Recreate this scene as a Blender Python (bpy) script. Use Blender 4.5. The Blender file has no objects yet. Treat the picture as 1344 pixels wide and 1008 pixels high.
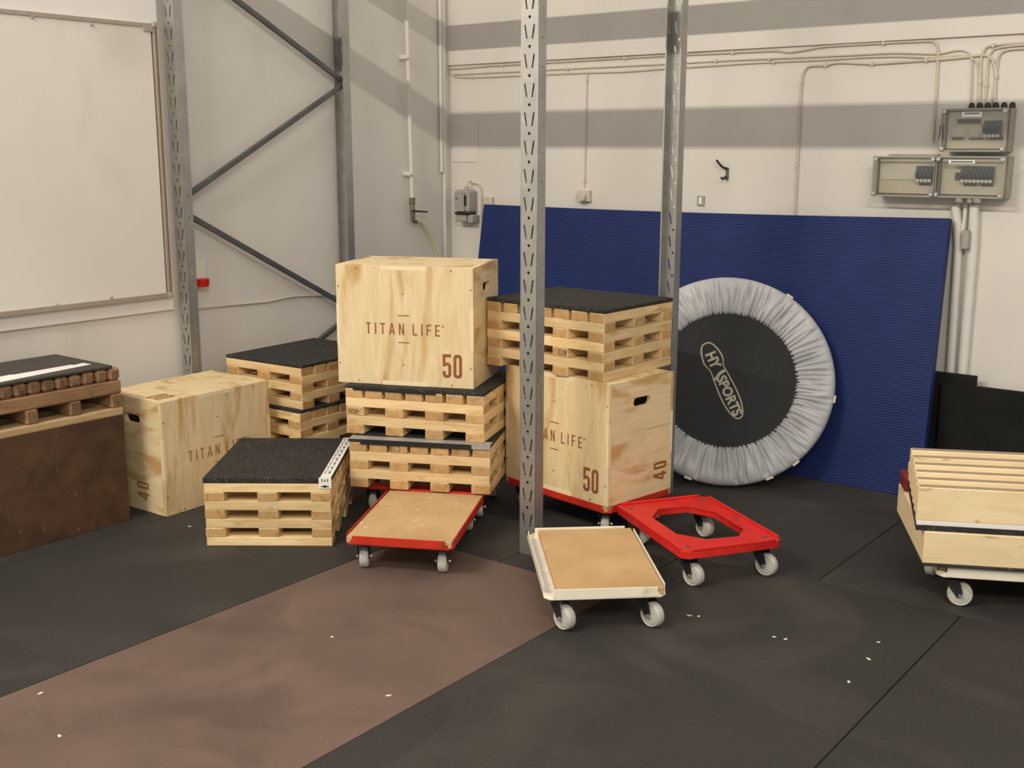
import bpy, bmesh, math, random
from mathutils import Vector, Matrix

R = math.radians
scene = bpy.context.scene
C = scene.collection
rnd = random.Random(7)

# ------------------------------------------------------------------ camera
CAM_H = 1.545
F_PX, PITCH, ROLL, YAW = 1488.30, R(11.7359), R(0.1121), R(37.7465)
fw = Vector((-math.sin(YAW)*math.cos(PITCH), math.cos(YAW)*math.cos(PITCH), -math.sin(PITCH)))
rt0 = Vector((math.cos(YAW), math.sin(YAW), 0))
up0 = rt0.cross(fw)
rt = rt0*math.cos(ROLL) + up0*math.sin(ROLL)
up = up0*math.cos(ROLL) - rt0*math.sin(ROLL)
cam_d = bpy.data.cameras.new('camera')
cam_d.sensor_width = 36.0
cam_d.lens = 36.0*F_PX/1344.0
cam_d.clip_start = 0.05
cam = bpy.data.objects.new('camera', cam_d)
C.objects.link(cam)
cam.matrix_world = Matrix(((rt.x, up.x, -fw.x, 0), (rt.y, up.y, -fw.y, 0), (rt.z, up.z, -fw.z, CAM_H), (0, 0, 0, 1)))
scene.camera = cam

# ------------------------------------------------------------------ world, lamps, exposure
world = bpy.data.worlds.new('world')
scene.world = world
world.use_nodes = True
bg = world.node_tree.nodes['Background']
bg.inputs['Color'].default_value = (1.0, 0.96, 0.91, 1)
bg.inputs['Strength'].default_value = 0.55

def tube_lamp(name, x0, x1, y, z, watts, tilt, color=(1.0, 0.92, 0.80)):
    """a ceiling strip lamp running along X"""
    d = bpy.data.lights.new(name, 'AREA')
    d.shape = 'RECTANGLE'
    d.size = x1-x0
    d.size_y = 0.055
    d.energy = watts
    d.color = color
    o = bpy.data.objects.new(name, d)
    o.location = ((x0+x1)/2, y, z)
    o.rotation_euler = (tilt, 0, 0)
    C.objects.link(o)
# the two beam shadows on the back wall come from one row of ceiling strip lamps behind the photographer
tube_lamp('ceiling_tube_left_offscreen', -4.4, -2.3, -1.0, 4.25, 150, R(45))
tube_lamp('ceiling_tube_right_offscreen', 0.6, 3.0, -1.0, 4.25, 150, R(45))

scene.view_settings.view_transform = 'Standard'
scene.view_settings.look = 'None'
scene.view_settings.gamma = 1.0
scene.view_settings.use_curve_mapping = False
scene.view_settings.exposure = 0.2

# ------------------------------------------------------------------ pixel helpers (photo 1344 x 1008)
EYE = Vector((0, 0, CAM_H))
def ray(px, py):
    return rt*((px-672)/F_PX) - up*((py-504)/F_PX) + fw
def at_y(px, py, Y):
    d = ray(px, py); return EYE + d*(Y/d.y)
def at_x(px, py, X):
    d = ray(px, py); return EYE + d*(X/d.x)
def at_z(px, py, Z=0.0):
    d = ray(px, py); return EYE + d*((Z-CAM_H)/d.z)

WALL_Y = 5.32
WALL_X = -4.60

# ------------------------------------------------------------------ materials
MATS = {}
def srgb(r, g, b):
    f = lambda c: ((c/255+0.055)/1.055)**2.4 if c > 10 else c/255/12.92
    return (f(r), f(g), f(b), 1)

def base_mat(name, rough=0.6, metal=0.0):
    m = bpy.data.materials.new(name); m.use_nodes = True
    b = m.node_tree.nodes['Principled BSDF']
    b.inputs['Roughness'].default_value = rough
    b.inputs['Metallic'].default_value = metal
    MATS[name] = m
    return m, m.node_tree, b

def noise_mat(name, c1, c2, scale=8.0, stretch=(1, 1, 1), rough=0.6, metal=0.0, lo=0.3, hi=0.7, bump=0.0, bscale=60.0,
              vary=0.0, distort=0.0, detail=5.0, fleck=None, streak=None, spec=None, endgrain=None):
    m, t, b = base_mat(name, rough, metal)
    N, L = t.nodes, t.links
    if spec is not None: b.inputs['Specular IOR Level'].default_value = spec
    tc = N.new('ShaderNodeTexCoord'); mp = N.new('ShaderNodeMapping')
    mp.inputs['Scale'].default_value = stretch
    src = tc.outputs['Object']
    if vary:
        oi = N.new('ShaderNodeObjectInfo')
        va = N.new('ShaderNodeVectorMath'); va.operation = 'ADD'
        sc = N.new('ShaderNodeMath'); sc.operation = 'MULTIPLY'; sc.inputs[1].default_value = 37.0
        L.new(oi.outputs['Random'], sc.inputs[0])
        L.new(src, va.inputs[0]); L.new(sc.outputs[0], va.inputs[1]); src = va.outputs[0]
    L.new(src, mp.inputs['Vector'])
    nz = N.new('ShaderNodeTexNoise')
    nz.inputs['Scale'].default_value = scale; nz.inputs['Detail'].default_value = detail
    nz.inputs['Distortion'].default_value = distort
    L.new(mp.outputs[0], nz.inputs['Vector'])
    rp = N.new('ShaderNodeValToRGB')
    rp.color_ramp.elements[0].position = lo; rp.color_ramp.elements[0].color = c1
    rp.color_ramp.elements[1].position = hi; rp.color_ramp.elements[1].color = c2
    L.new(nz.outputs['Fac'], rp.inputs[0])
    col = rp.outputs[0]
    if streak:                                   # second, larger pattern mixed in: (colour, scale, stretch, lo, hi)
        sc_, ss, st, slo, shi = streak
        mp2 = N.new('ShaderNodeMapping'); mp2.inputs['Scale'].default_value = st; L.new(src, mp2.inputs['Vector'])
        n2 = N.new('ShaderNodeTexNoise'); n2.inputs['Scale'].default_value = ss; n2.inputs['Detail'].default_value = 4
        n2.inputs['Distortion'].default_value = 0.8
        L.new(mp2.outputs[0], n2.inputs['Vector'])
        r2 = N.new('ShaderNodeValToRGB')
        r2.color_ramp.elements[0].position = slo; r2.color_ramp.elements[0].color = (0, 0, 0, 1)
        r2.color_ramp.elements[1].position = shi; r2.color_ramp.elements[1].color = (1, 1, 1, 1)
        L.new(n2.outputs['Fac'], r2.inputs[0])
        mx = N.new('ShaderNodeMix'); mx.data_type = 'RGBA'
        L.new(r2.outputs[0], mx.inputs['Factor']); L.new(col, mx.inputs['A']); mx.inputs['B'].default_value = sc_
        col = mx.outputs['Result']
    if fleck:                                    # sparse flecks: (colour, scale, threshold)
        fc, fs, th = fleck
        n3 = N.new('ShaderNodeTexNoise'); n3.inputs['Scale'].default_value = fs; n3.inputs['Detail'].default_value = 1
        L.new(tc.outputs['Object'], n3.inputs['Vector'])
        r3 = N.new('ShaderNodeValToRGB')
        r3.color_ramp.elements[0].position = th; r3.color_ramp.elements[0].color = (0, 0, 0, 1)
        r3.color_ramp.elements[1].position = th+0.03; r3.color_ramp.elements[1].color = (1, 1, 1, 1)
        L.new(n3.outputs['Fac'], r3.inputs[0])
        mx = N.new('ShaderNodeMix'); mx.data_type = 'RGBA'
        L.new(r3.outputs[0], mx.inputs['Factor']); L.new(col, mx.inputs['A']); mx.inputs['B'].default_value = fc
        col = mx.outputs['Result']
    if endgrain:                                 # cut ends (faces across local X) are darker wood
        sx = N.new('ShaderNodeSeparateXYZ'); L.new(tc.outputs['Normal'], sx.inputs[0])
        ab = N.new('ShaderNodeMath'); ab.operation = 'ABSOLUTE'; L.new(sx.outputs['X'], ab.inputs[0])
        gt = N.new('ShaderNodeMath'); gt.operation = 'GREATER_THAN'; gt.inputs[1].default_value = 0.9; L.new(ab.outputs[0], gt.inputs[0])
        mx = N.new('ShaderNodeMix'); mx.data_type = 'RGBA'; mx.blend_type = 'MULTIPLY'
        L.new(gt.outputs[0], mx.inputs['Factor']); L.new(col, mx.inputs['A']); mx.inputs['B'].default_value = endgrain
        col = mx.outputs['Result']
    if vary:
        hs = N.new('ShaderNodeHueSaturation')
        mr = N.new('ShaderNodeMapRange'); mr.inputs['To Min'].default_value = 1-vary; mr.inputs['To Max'].default_value = 1+vary*0.6
        L.new(oi.outputs['Random'], mr.inputs['Value']); L.new(mr.outputs[0], hs.inputs['Value'])
        L.new(col, hs.inputs['Color']); col = hs.outputs[0]
    L.new(col, b.inputs['Base Color'])
    if bump:
        n4 = N.new('ShaderNodeTexNoise'); n4.inputs['Scale'].default_value = bscale; n4.inputs['Detail'].default_value = 3
        L.new(mp.outputs[0] if bscale < 0 else tc.outputs['Object'], n4.inputs['Vector'])
        bp = N.new('ShaderNodeBump'); bp.inputs['Strength'].default_value = bump; bp.inputs['Distance'].default_value = 0.004
        L.new(n4.outputs['Fac'], bp.inputs['Height']); L.new(bp.outputs[0], b.inputs['Normal'])
    return m

def plain(name, rgb, rough=0.5, metal=0.0):
    return noise_mat(name, tuple(c*0.9 for c in rgb[:3])+(1,), rgb, 25, rough=rough, metal=metal)

noise_mat('wall_paint', srgb(220, 214, 204), srgb(228, 222, 213), 1.6, rough=0.75, bump=0.05, bscale=90,
          streak=(srgb(212, 205, 193), 1.4, (1, 1, 0.5), 0.55, 0.8))
noise_mat('white_board_paint', srgb(226, 220, 208), srgb(234, 229, 218), 1.2, rough=0.35,
          streak=(srgb(212, 205, 193), 1.6, (1, 1, 0.6), 0.56, 0.78))
noise_mat('panel_paint', srgb(230, 225, 218), srgb(238, 233, 226), 2.0, rough=0.6)
noise_mat('rubber_floor', srgb(50, 48, 45), srgb(58, 55, 52), 2.2, rough=0.72, bump=0.25, bscale=420, vary=0.04, spec=0.3,
          streak=(srgb(74, 70, 65), 1.6, (1, 1, 1), 0.52, 0.78), fleck=(srgb(96, 92, 86), 260, 0.70))
noise_mat('rubber_floor_brown', srgb(100, 82, 73), srgb(118, 97, 86), 2.4, rough=0.75, bump=0.25, bscale=420, spec=0.3,
          streak=(srgb(84, 68, 61), 2.2, (1, 1, 1), 0.48, 0.75), fleck=(srgb(140, 128, 120), 150, 0.74))
noise_mat('rubber_mat', srgb(42, 40, 38), srgb(58, 55, 52), 30, rough=0.8, bump=0.6, bscale=220, spec=0.25, fleck=(srgb(112, 107, 100), 150, 0.655))
noise_mat('black_board', srgb(26, 25, 24), srgb(34, 33, 31), 9, rough=0.8, spec=0.2)
noise_mat('sheet_grey', srgb(58, 52, 48), srgb(70, 63, 58), 9, rough=0.55, spec=0.4)
noise_mat('under_floor', srgb(18, 17, 16), srgb(22, 21, 20), 5, rough=0.9)
noise_mat('plywood', srgb(226, 200, 152), srgb(240, 218, 174), 5.0, (5, 5, 0.8), rough=0.55, distort=1.4, vary=0.05,
          streak=(srgb(204, 164, 104), 2.4, (3.6, 3.6, 0.8), 0.52, 0.66))
noise_mat('plywood_side', srgb(226, 200, 152), srgb(240, 218, 174), 3.0, (1.6, 7, 7), rough=0.55, distort=1.6,
          streak=(srgb(204, 164, 104), 2.0, (1.2, 4.5, 4.5), 0.52, 0.60))
noise_mat('ply_edge', srgb(236, 214, 172), srgb(244, 226, 188), 40, (1, 1, 8), rough=0.6)
noise_mat('burn_print', srgb(140, 84, 46), srgb(156, 96, 54), 20, rough=0.7)
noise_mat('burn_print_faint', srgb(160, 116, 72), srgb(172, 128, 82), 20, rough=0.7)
noise_mat('slat_wood', srgb(218, 184, 130), srgb(242, 214, 162), 2.2, (2.0, 14, 14), rough=0.6, distort=0.8, vary=0.14, endgrain=(0.68, 0.57, 0.46, 1),
          streak=(srgb(196, 152, 96), 2.5, (2.2, 9, 9), 0.58, 0.75))
noise_mat('plank_wood', srgb(236, 208, 160), srgb(248, 224, 180), 2.2, (2.0, 10, 10), rough=0.6, distort=0.8, vary=0.06,
          streak=(srgb(190, 150, 104), 5.0, (1.6, 5, 5), 0.64, 0.74))
noise_mat('plank_edge', srgb(150, 132, 110), srgb(166, 148, 126), 6, (3, 30, 30), rough=0.7)
noise_mat('old_wood', srgb(138, 104, 72), srgb(170, 132, 94), 3.0, (2, 14, 14), rough=0.7, distort=0.6, vary=0.22, endgrain=(0.62, 0.60, 0.56, 1),
          streak=(srgb(96, 72, 52), 2.5, (2, 9, 9), 0.55, 0.75))
noise_mat('old_wood_pale', srgb(176, 146, 104), srgb(198, 168, 124), 3.0, (2, 14, 14), rough=0.7, distort=0.6)
noise_mat('brown_crate', srgb(76, 52, 34), srgb(96, 67, 45), 3.5, (1, 3, 3), rough=0.55, distort=1.0,
          streak=(srgb(60, 40, 27), 1.8, (1, 1, 1.6), 0.5, 0.7), fleck=(srgb(150, 134, 110), 60, 0.775))
noise_mat('galvanised', srgb(176, 175, 170), srgb(192, 190, 184), 9, rough=0.5, metal=0.9, streak=(srgb(200, 197, 190), 22, (1, 1, 1), 0.6, 0.75))
noise_mat('dark_steel', srgb(92, 92, 90), srgb(112, 112, 110), 9, rough=0.5, metal=0.5)
noise_mat('red_paint', srgb(186, 42, 26), srgb(208, 54, 34), 14, rough=0.42, streak=(srgb(160, 50, 38), 9, (1, 1, 1), 0.62, 0.72))
noise_mat('red_plastic', srgb(204, 34, 28), srgb(222, 44, 36), 14, rough=0.4, streak=(srgb(176, 44, 38), 9, (1, 1, 1), 0.62, 0.75))
noise_mat('dark_red', srgb(118, 24, 34), srgb(132, 30, 40), 14, rough=0.5)
noise_mat('cream_paint', srgb(240, 231, 206), srgb(247, 240, 218), 16, rough=0.45, streak=(srgb(216, 204, 176), 12, (1, 1, 1), 0.62, 0.75))
noise_mat('fibreboard', srgb(190, 152, 104), srgb(206, 170, 122), 6, rough=0.6, streak=(srgb(176, 136, 88), 3.0, (1, 1, 1), 0.55, 0.75))
noise_mat('fibreboard_stained', srgb(194, 158, 112), srgb(208, 174, 128), 6, rough=0.6,
          streak=(srgb(176, 136, 88), 3.0, (1, 1, 1), 0.55, 0.75), fleck=(srgb(222, 206, 180), 45, 0.70))
noise_mat('caster_black', srgb(30, 30, 32), srgb(40, 40, 42), 20, rough=0.45)
noise_mat('wheel_grey', srgb(186, 182, 172), srgb(202, 198, 188), 20, rough=0.5)
noise_mat('zinc', srgb(190, 190, 186), srgb(206, 206, 202), 20, rough=0.35, metal=0.8)
noise_mat('blue_mat', srgb(16, 35, 88), srgb(22, 43, 100), 3, rough=0.62, spec=0.35, bump=0.0)
noise_mat('silver_cover', srgb(176, 176, 178), srgb(196, 196, 196), 6, rough=0.42, spec=0.5)
noise_mat('black_mesh', srgb(23, 23, 24), srgb(29, 29, 30), 120, rough=0.75)
noise_mat('gold_print', srgb(150, 144, 120), srgb(166, 160, 136), 30, rough=0.5)
noise_mat('pipe_white', srgb(222, 218, 208), srgb(230, 226, 216), 8, rough=0.4)
noise_mat('cable_cream', srgb(200, 191, 172), srgb(210, 201, 182), 8, rough=0.5)
noise_mat('hose_yellow', srgb(204, 194, 156), srgb(214, 204, 168), 12, rough=0.4)
noise_mat('brass', srgb(120, 112, 96), srgb(140, 132, 114), 12, rough=0.4, metal=0.7)
noise_mat('black_plastic', srgb(28, 28, 28), srgb(36, 36, 36), 12, rough=0.45)
noise_mat('grey_plastic', srgb(158, 154, 144), srgb(170, 166, 156), 12, rough=0.45)
noise_mat('enclosure_grey', srgb(150, 146, 134), srgb(160, 156, 144), 12, rough=0.5)
noise_mat('panel_beige', srgb(224, 218, 202), srgb(232, 226, 210), 12, rough=0.6)
noise_mat('label_white', srgb(236, 234, 228), srgb(242, 240, 234), 12, rough=0.5)
noise_mat('label_print', srgb(78, 74, 70), srgb(96, 92, 88), 90, rough=0.6)
noise_mat('breaker_dark', srgb(70, 74, 82), srgb(84, 88, 96), 30, rough=0.5)
noise_mat('alu_frame', srgb(168, 158, 144), srgb(180, 170, 156), 20, rough=0.45, metal=0.3)
noise_mat('brown_edge', srgb(142, 96, 54), srgb(158, 110, 66), 20, rough=0.7)
noise_mat('silver_tape', srgb(150, 147, 142), srgb(176, 172, 166), 20, rough=0.35)
noise_mat('black_tape', srgb(24, 24, 24), srgb(32, 32, 32), 20, rough=0.5)
noise_mat('beacon_red', srgb(200, 26, 20), srgb(214, 34, 28), 10, rough=0.2)
noise_mat('red_print', srgb(170, 40, 36), srgb(180, 48, 44), 30, rough=0.6)
noise_mat('oval_tan', srgb(196, 176, 140), srgb(206, 186, 150), 30, rough=0.6)
noise_mat('dust_white', srgb(214, 210, 204), srgb(226, 222, 216), 30, rough=0.8)

# fine horizontal ribbing on the blue exercise mat
t = MATS['blue_mat'].node_tree; N, L = t.nodes, t.links
tc = N.new('ShaderNodeTexCoord'); wv = N.new('ShaderNodeTexWave'); wv.bands_direction = 'Z'
wv.inputs['Scale'].default_value = 26; wv.inputs['Distortion'].default_value = 0.6
L.new(tc.outputs['Object'], wv.inputs['Vector'])
bp = N.new('ShaderNodeBump'); bp.inputs['Strength'].default_value = 0.35; bp.inputs['Distance'].default_value = 0.003
L.new(wv.outputs['Fac'], bp.inputs['Height']); L.new(bp.outputs[0], N['Principled BSDF'].inputs['Normal'])

# clear polycarbonate cover
def clear_mat():
    m = bpy.data.materials.new('clear_cover'); m.use_nodes = True; MATS['clear_cover'] = m
    t = m.node_tree; t.nodes.remove(t.nodes['Principled BSDF'])
    tr = t.nodes.new('ShaderNodeBsdfTransparent'); tr.inputs['Color'].default_value = (0.90, 0.89, 0.85, 1)
    gl = t.nodes.new('ShaderNodeBsdfGlossy'); gl.inputs['Roughness'].default_value = 0.12
    mx = t.nodes.new('ShaderNodeMixShader'); mx.inputs[0].default_value = 0.08
    t.links.new(tr.outputs[0], mx.inputs[1]); t.links.new(gl.outputs[0], mx.inputs[2])
    t.links.new(mx.outputs[0], t.nodes['Material Output'].inputs['Surface'])
clear_mat()

# ------------------------------------------------------------------ mesh helpers
def mesh_of(bm, name, mat, smooth=False):
    me = bpy.data.meshes.new(name)
    bmesh.ops.recalc_face_normals(bm, faces=bm.faces[:])
    bm.to_mesh(me); bm.free()
    me.materials.append(MATS[mat])
    if smooth:
        for p in me.polygons: p.use_smooth = True
        try: me.set_sharp_from_angle(angle=R(38))
        except Exception: pass
    return me

def b_box(bm, x0, x1, y0, y1, z0, z1, bev=0.0):
    r = bmesh.ops.create_cube(bm, size=1.0)
    vs = r['verts']
    for v in vs:
        v.co = Vector((x0 + (v.co.x+0.5)*(x1-x0), y0 + (v.co.y+0.5)*(y1-y0), z0 + (v.co.z+0.5)*(z1-z0)))
    if bev:
        es = list({e for v in vs for e in v.link_edges})
        bmesh.ops.bevel(bm, geom=es, offset=bev, segments=1, affect='EDGES')

def b_tube(bm, pts, r, n=8, cap=True):
    pts = [Vector(p) for p in pts]
    rings = []
    prev = None
    for i, p in enumerate(pts):
        a = pts[max(i-1, 0)]; b = pts[min(i+1, len(pts)-1)]
        d = (b-a).normalized()
        if prev is None:
            s = d.cross(Vector((0, 0, 1)))
            if s.length < 0.1: s = d.cross(Vector((1, 0, 0)))
            s.normalize()
        else:
            s = (prev - d*prev.dot(d)).normalized()
        prev = s
        q = d.cross(s)
        rr = r[i] if isinstance(r, (list, tuple)) else r
        rings.append([bm.verts.new(p + s*math.cos(2*math.pi*k/n)*rr + q*math.sin(2*math.pi*k/n)*rr) for k in range(n)])
    for i in range(len(rings)-1):
        for k in range(n):
            bm.faces.new((rings[i][k], rings[i][(k+1) % n], rings[i+1][(k+1) % n], rings[i+1][k]))
    if cap:
        bm.faces.new(rings[0][::-1]); bm.faces.new(rings[-1])

def smooth_path(pts, n=6):
    pts = [Vector(p) for p in pts]; out = []
    for i in range(len(pts)-1):
        p0 = pts[max(i-1, 0)]; p1 = pts[i]; p2 = pts[i+1]; p3 = pts[min(i+2, len(pts)-1)]
        for k in range(n):
            u = k/n
            out.append(0.5*((2*p1) + (p2-p0)*u + (2*p0-5*p1+4*p2-p3)*u*u + (3*p1-p0-3*p2+p3)*u**3))
    out.append(pts[-1])
    return out

def b_lathe(bm, prof, n=24, M=Matrix()):
    """prof: list of (radius, height) along local Z"""
    rings = []
    for r, z in prof:
        rings.append([bm.verts.new(M @ Vector((r*math.cos(2*math.pi*k/n), r*math.sin(2*math.pi*k/n), z))) for k in range(n)])
    for i in range(len(rings)-1):
        for k in range(n):
            bm.faces.new((rings[i][k], rings[i][(k+1) % n], rings[i+1][(k+1) % n], rings[i+1][k]))
    bm.faces.new(rings[0][::-1]); bm.faces.new(rings[-1])

def shape2d(loops, depth):
    """filled 2D outline(s) with holes (even-odd), extruded to +-depth/2 in Z; returns a mesh without material"""
    cu = bpy.data.curves.new('outline', 'CURVE'); cu.dimensions = '2D'; cu.fill_mode = 'BOTH'; cu.extrude = depth/2
    for lp in loops:
        s = cu.splines.new('POLY'); s.points.add(len(lp)-1)
        for p, q in zip(s.points, lp): p.co = (q[0], q[1], 0, 1)
        s.use_cyclic_u = True
    o = bpy.data.objects.new('outline', cu); C.objects.link(o)
    dg = bpy.context.evaluated_depsgraph_get()
    me = bpy.data.meshes.new_from_object(o.evaluated_get(dg))
    bpy.data.objects.remove(o); bpy.data.curves.remove(cu)
    return me

_fonts = {}
def text_mesh(s, width, height, depth=0.0012, bold=0.0, spacing=1.0):
    key = (s, width, height, bold, spacing)
    if key in _fonts: return _fonts[key]
    cu = bpy.data.curves.new('text', 'FONT'); cu.body = s; cu.extrude = depth/2; cu.offset = bold
    cu.space_character = spacing; cu.resolution_u = 3
    o = bpy.data.objects.new('text', cu); C.objects.link(o)
    dg = bpy.context.evaluated_depsgraph_get()
    me = bpy.data.meshes.new_from_object(o.evaluated_get(dg))
    bpy.data.objects.remove(o); bpy.data.curves.remove(cu)
    xs = [v.co.x for v in me.vertices]; ys = [v.co.y for v in me.vertices]
    x0, x1, y0, y1 = min(xs), max(xs), min(ys), max(ys)
    for v in me.vertices:
        v.co.x = ((v.co.x-x0)/(x1-x0)-0.5)*width; v.co.y = ((v.co.y-y0)/(y1-y0)-0.5)*height
    _fonts[key] = me
    return me

def set_mat(me, mat):
    me = me.copy(); me.materials.clear(); me.materials.append(MATS[mat]); return me

def obj(name, me, parent=None, M=None):
    o = bpy.data.objects.new(name, me); C.objects.link(o)
    if parent: o.parent = parent
    if M is not None: o.matrix_local = M
    return o

def box_obj(name, x0, x1, y0, y1, z0, z1, mat, parent=None, bev=0.0):
    """box whose origin is its own centre"""
    bm = bmesh.new()
    hx, hy, hz = (x1-x0)/2, (y1-y0)/2, (z1-z0)/2
    b_box(bm, -hx, hx, -hy, hy, -hz, hz, bev)
    return obj(name, mesh_of(bm, name, mat), parent, Matrix.Translation(((x0+x1)/2, (y0+y1)/2, (z0+z1)/2)))

def tube_obj(name, pts, r, mat, parent=None, n=8, smooth=True):
    pts = [Vector(p) for p in pts]; o0 = pts[0].copy()
    bm = bmesh.new(); b_tube(bm, [p-o0 for p in pts], r, n)
    return obj(name, mesh_of(bm, name, mat, smooth), parent, Matrix.Translation(o0))

def lathe_obj(name, prof, mat, parent=None, M=Matrix(), n=20):
    bm = bmesh.new(); b_lathe(bm, prof, n)
    return obj(name, mesh_of(bm, name, mat, True), parent, M)

def thing(name, label, cat, loc=(0, 0, 0), rz=0.0, group=None):
    o = bpy.data.objects.new(name, None); C.objects.link(o)
    o.empty_display_size = 0.1
    o.matrix_world = Matrix.Translation(loc) @ Matrix.Rotation(rz, 4, 'Z')
    return tag(o, label, cat, group)

def tag(o, label, cat, group=None):
    o['label'] = label; o['category'] = cat
    if group: o['group'] = group
    return o

def struct(o):
    o['kind'] = 'structure'; return o

T = Matrix.Translation
def RX(a): return Matrix.Rotation(a, 4, 'X')
def RY(a): return Matrix.Rotation(a, 4, 'Y')
def RZ(a): return Matrix.Rotation(a, 4, 'Z')

# ================================================================== SETTING
o = struct(box_obj('wall_left', WALL_X-0.15, WALL_X, -1.0, WALL_Y+0.15, -0.02, 4.6, 'wall_paint'))
o = struct(box_obj('wall_back', WALL_X, 4.5, WALL_Y, WALL_Y+0.15, -0.02, 4.6, 'wall_paint'))
# upper cladding of the back wall stands a little proud; its lower edge runs just above the cables
zc = at_y(1100, 57, WALL_Y-0.02).z
struct(box_obj('trim_1', WALL_X, 4.5, WALL_Y-0.018, WALL_Y, zc, 4.6, 'wall_paint'))
# painted-over access panel on the back wall
a = at_y(592.5, 160, WALL_Y); b = at_y(627, 213, WALL_Y)
struct(box_obj('trim_2', a.x+0.004, b.x, WALL_Y-0.006, WALL_Y, b.z, a.z, 'wall_paint', bev=0.002))

floor = struct(box_obj('floor', -4.6, 4.5, -1.0, WALL_Y, -0.06, -0.0145, 'under_floor'))
tiles = []
def tile(x0, x1, y0, y1, mat='rubber_floor'): tiles.append((x0, x1, y0, y1, mat))
XB = -2.03
for (y0, y1) in ((-1.0, 0.19), (0.19, 1.69), (1.69, 3.21)):
    tile(-4.6, -4.0, y0, y1); tile(-4.0, -3.0, y0, y1)
    tile(-3.0, XB, y0+(0.0 if y0 < 0 else -0.55), y1-(0.55 if y1 < 3 else 0), 'rubber_floor_brown')
for (x0, x1) in ((XB, -1.0), (-1.0, 0.0), (0.0, 1.0), (1.0, 2.0), (2.0, 3.0), (3.0, 4.5)):
    for (y0, y1) in ((-1.0, -0.24), (-0.24, 1.26), (1.26, 2.76), (2.76, 3.78)):
        tile(x0, x1, y0, y1)
for (x0, x1) in ((-4.6, -3.55), (-3.55, -2.55), (-2.55, XB)): tile(x0, x1, 3.21, 3.78)
for (x0, x1) in ((-4.6, -3.51), (-3.51, -2.51), (-2.51, -1.51), (-1.51, -0.51), (-0.51, 0.49), (0.49, 1.5), (1.5, 2.5), (2.5, 4.5)):
    tile(x0, x1, 3.78, WALL_Y)
gx, gy = 0.0022, 0.0007
for (x0, x1, y0, y1, m) in tiles:
    to = box_obj('tile', x0+gx, x1-gx, y0+gy, y1-gy, -0.0145, 0.0, m, bev=0.0010)
    mw = to.matrix_world.copy(); to.parent = floor; to.matrix_parent_inverse = Matrix.Translation(-floor.location)

# ================================================================== PALLET RACK
W, DP, PITCHS, HT = 0.076, 0.05, 0.1006, 2.9
def circle(cx, cy, r, n=8): return [(cx+r*math.cos(2*math.pi*k/n), cy+r*math.sin(2*math.pi*k/n)) for k in range(n)]
def slot(cx, cy, ln, wd, ang):
    ca, sa = math.cos(ang), math.sin(ang)
    return [(cx+x*ca-y*sa, cy+x*sa+y*ca) for x, y in ((-wd/2, -ln/2), (wd/2, -ln/2), (wd/2, ln/2), (-wd/2, ln/2))]
def make_upright(lip):
    z = 0.089
    face = [[(-W/2, 0), (W/2, 0), (W/2, HT), (-W/2, HT)]]
    side = [[(0, 0), (DP, 0), (DP, HT), (0, HT)]]
    while z < HT-0.06:
        face.append(circle(0, z, 0.0062))
        face.append(slot(-0.0165, z+0.05, 0.050, 0.0072, R(10)))
        face.append(slot(0.0165, z+0.05, 0.050, 0.0072, R(-10)))
        side.append(circle(DP*0.55, z+0.03, 0.0038))
        z += PITCHS
    bm = bmesh.new()
    def add(me, M):
        t = bmesh.new(); t.from_mesh(me); bmesh.ops.transform(t, matrix=M, verts=t.verts[:])
        tmp = bpy.data.meshes.new('tmp'); t.to_mesh(tmp); t.free(); bm.from_mesh(tmp); bpy.data.meshes.remove(tmp)
    th = 0.0024
    add(shape2d(face, th), T((0, th/2, 0)) @ RX(R(90)))
    sm = shape2d(side, th)
    # (x -> +Y, y -> +Z)
    P = Matrix(((0, 0, 1, 0), (1, 0, 0, 0), (0, 1, 0, 0), (0, 0, 0, 1)))
    add(sm, T((W/2-th/2, 0, 0)) @ P); add(sm, T((-W/2+th/2, 0, 0)) @ P)
    # folded lips on the open side
    b_box(bm, W/2-lip, W/2, DP-th, DP, 0, HT); b_box(bm, -W/2, -W/2+lip, DP-th, DP, 0, HT)
    b_box(bm, -W/2+0.004, W/2-0.004, 0.004, DP-0.004, 0, 0.004)
    me = bpy.data.meshes.new('upright'); bm.to_mesh(me); bm.free(); me.materials.append(MATS['galvanised'])
    return me
up_front, up_rear = make_upright(0.024), make_upright(0.006)
RACK = dict(xl=-4.530, xr=-2.513, yf=3.33, yb=4.405)
rack = thing('pallet_rack', 'tall grey galvanised steel pallet rack frame with slotted uprights and diagonal braces', 'rack', (RACK['xr'], RACK['yf'], 0))
ri = T((-RACK['xr'], -RACK['yf'], 0))
for (x, y, rz) in ((-4.530, 3.295, 0), (RACK['xr'], RACK['yf']+0.014, 0), (-4.530, 4.395, math.pi), (RACK['xr'], 4.405, math.pi)):
    obj('upright', up_rear if rz else up_front, rack, ri @ T((x, y, 0)) @ RZ(rz))
def brace(p, q):
    p, q = Vector(p), Vector(q); d = q-p; ln = d.length
    bm = bmesh.new(); b_box(bm, -0.011, 0.011, 0, ln, -0.013, 0.013, 0.003)
    a = math.atan2(d.z, d.y)
    obj('brace', mesh_of(bm, 'brace', 'dark_steel'), rack, ri @ T(p) @ RX(a))
BX = -4.525
def bp_(px, py): return at_x(px, py, BX)
def ext(p, q, y0, y1):
    s = (q.z-p.z)/(q.y-p.y); return (BX, y0, p.z+s*(y0-p.y)), (BX, y1, p.z+s*(y1-p.y))
brace(*ext(bp_(310, 0), bp_(441, 100), 3.33, 4.36))
brace(*ext(bp_(255, 250), bp_(441, 118), 3.33, 4.36))
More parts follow.
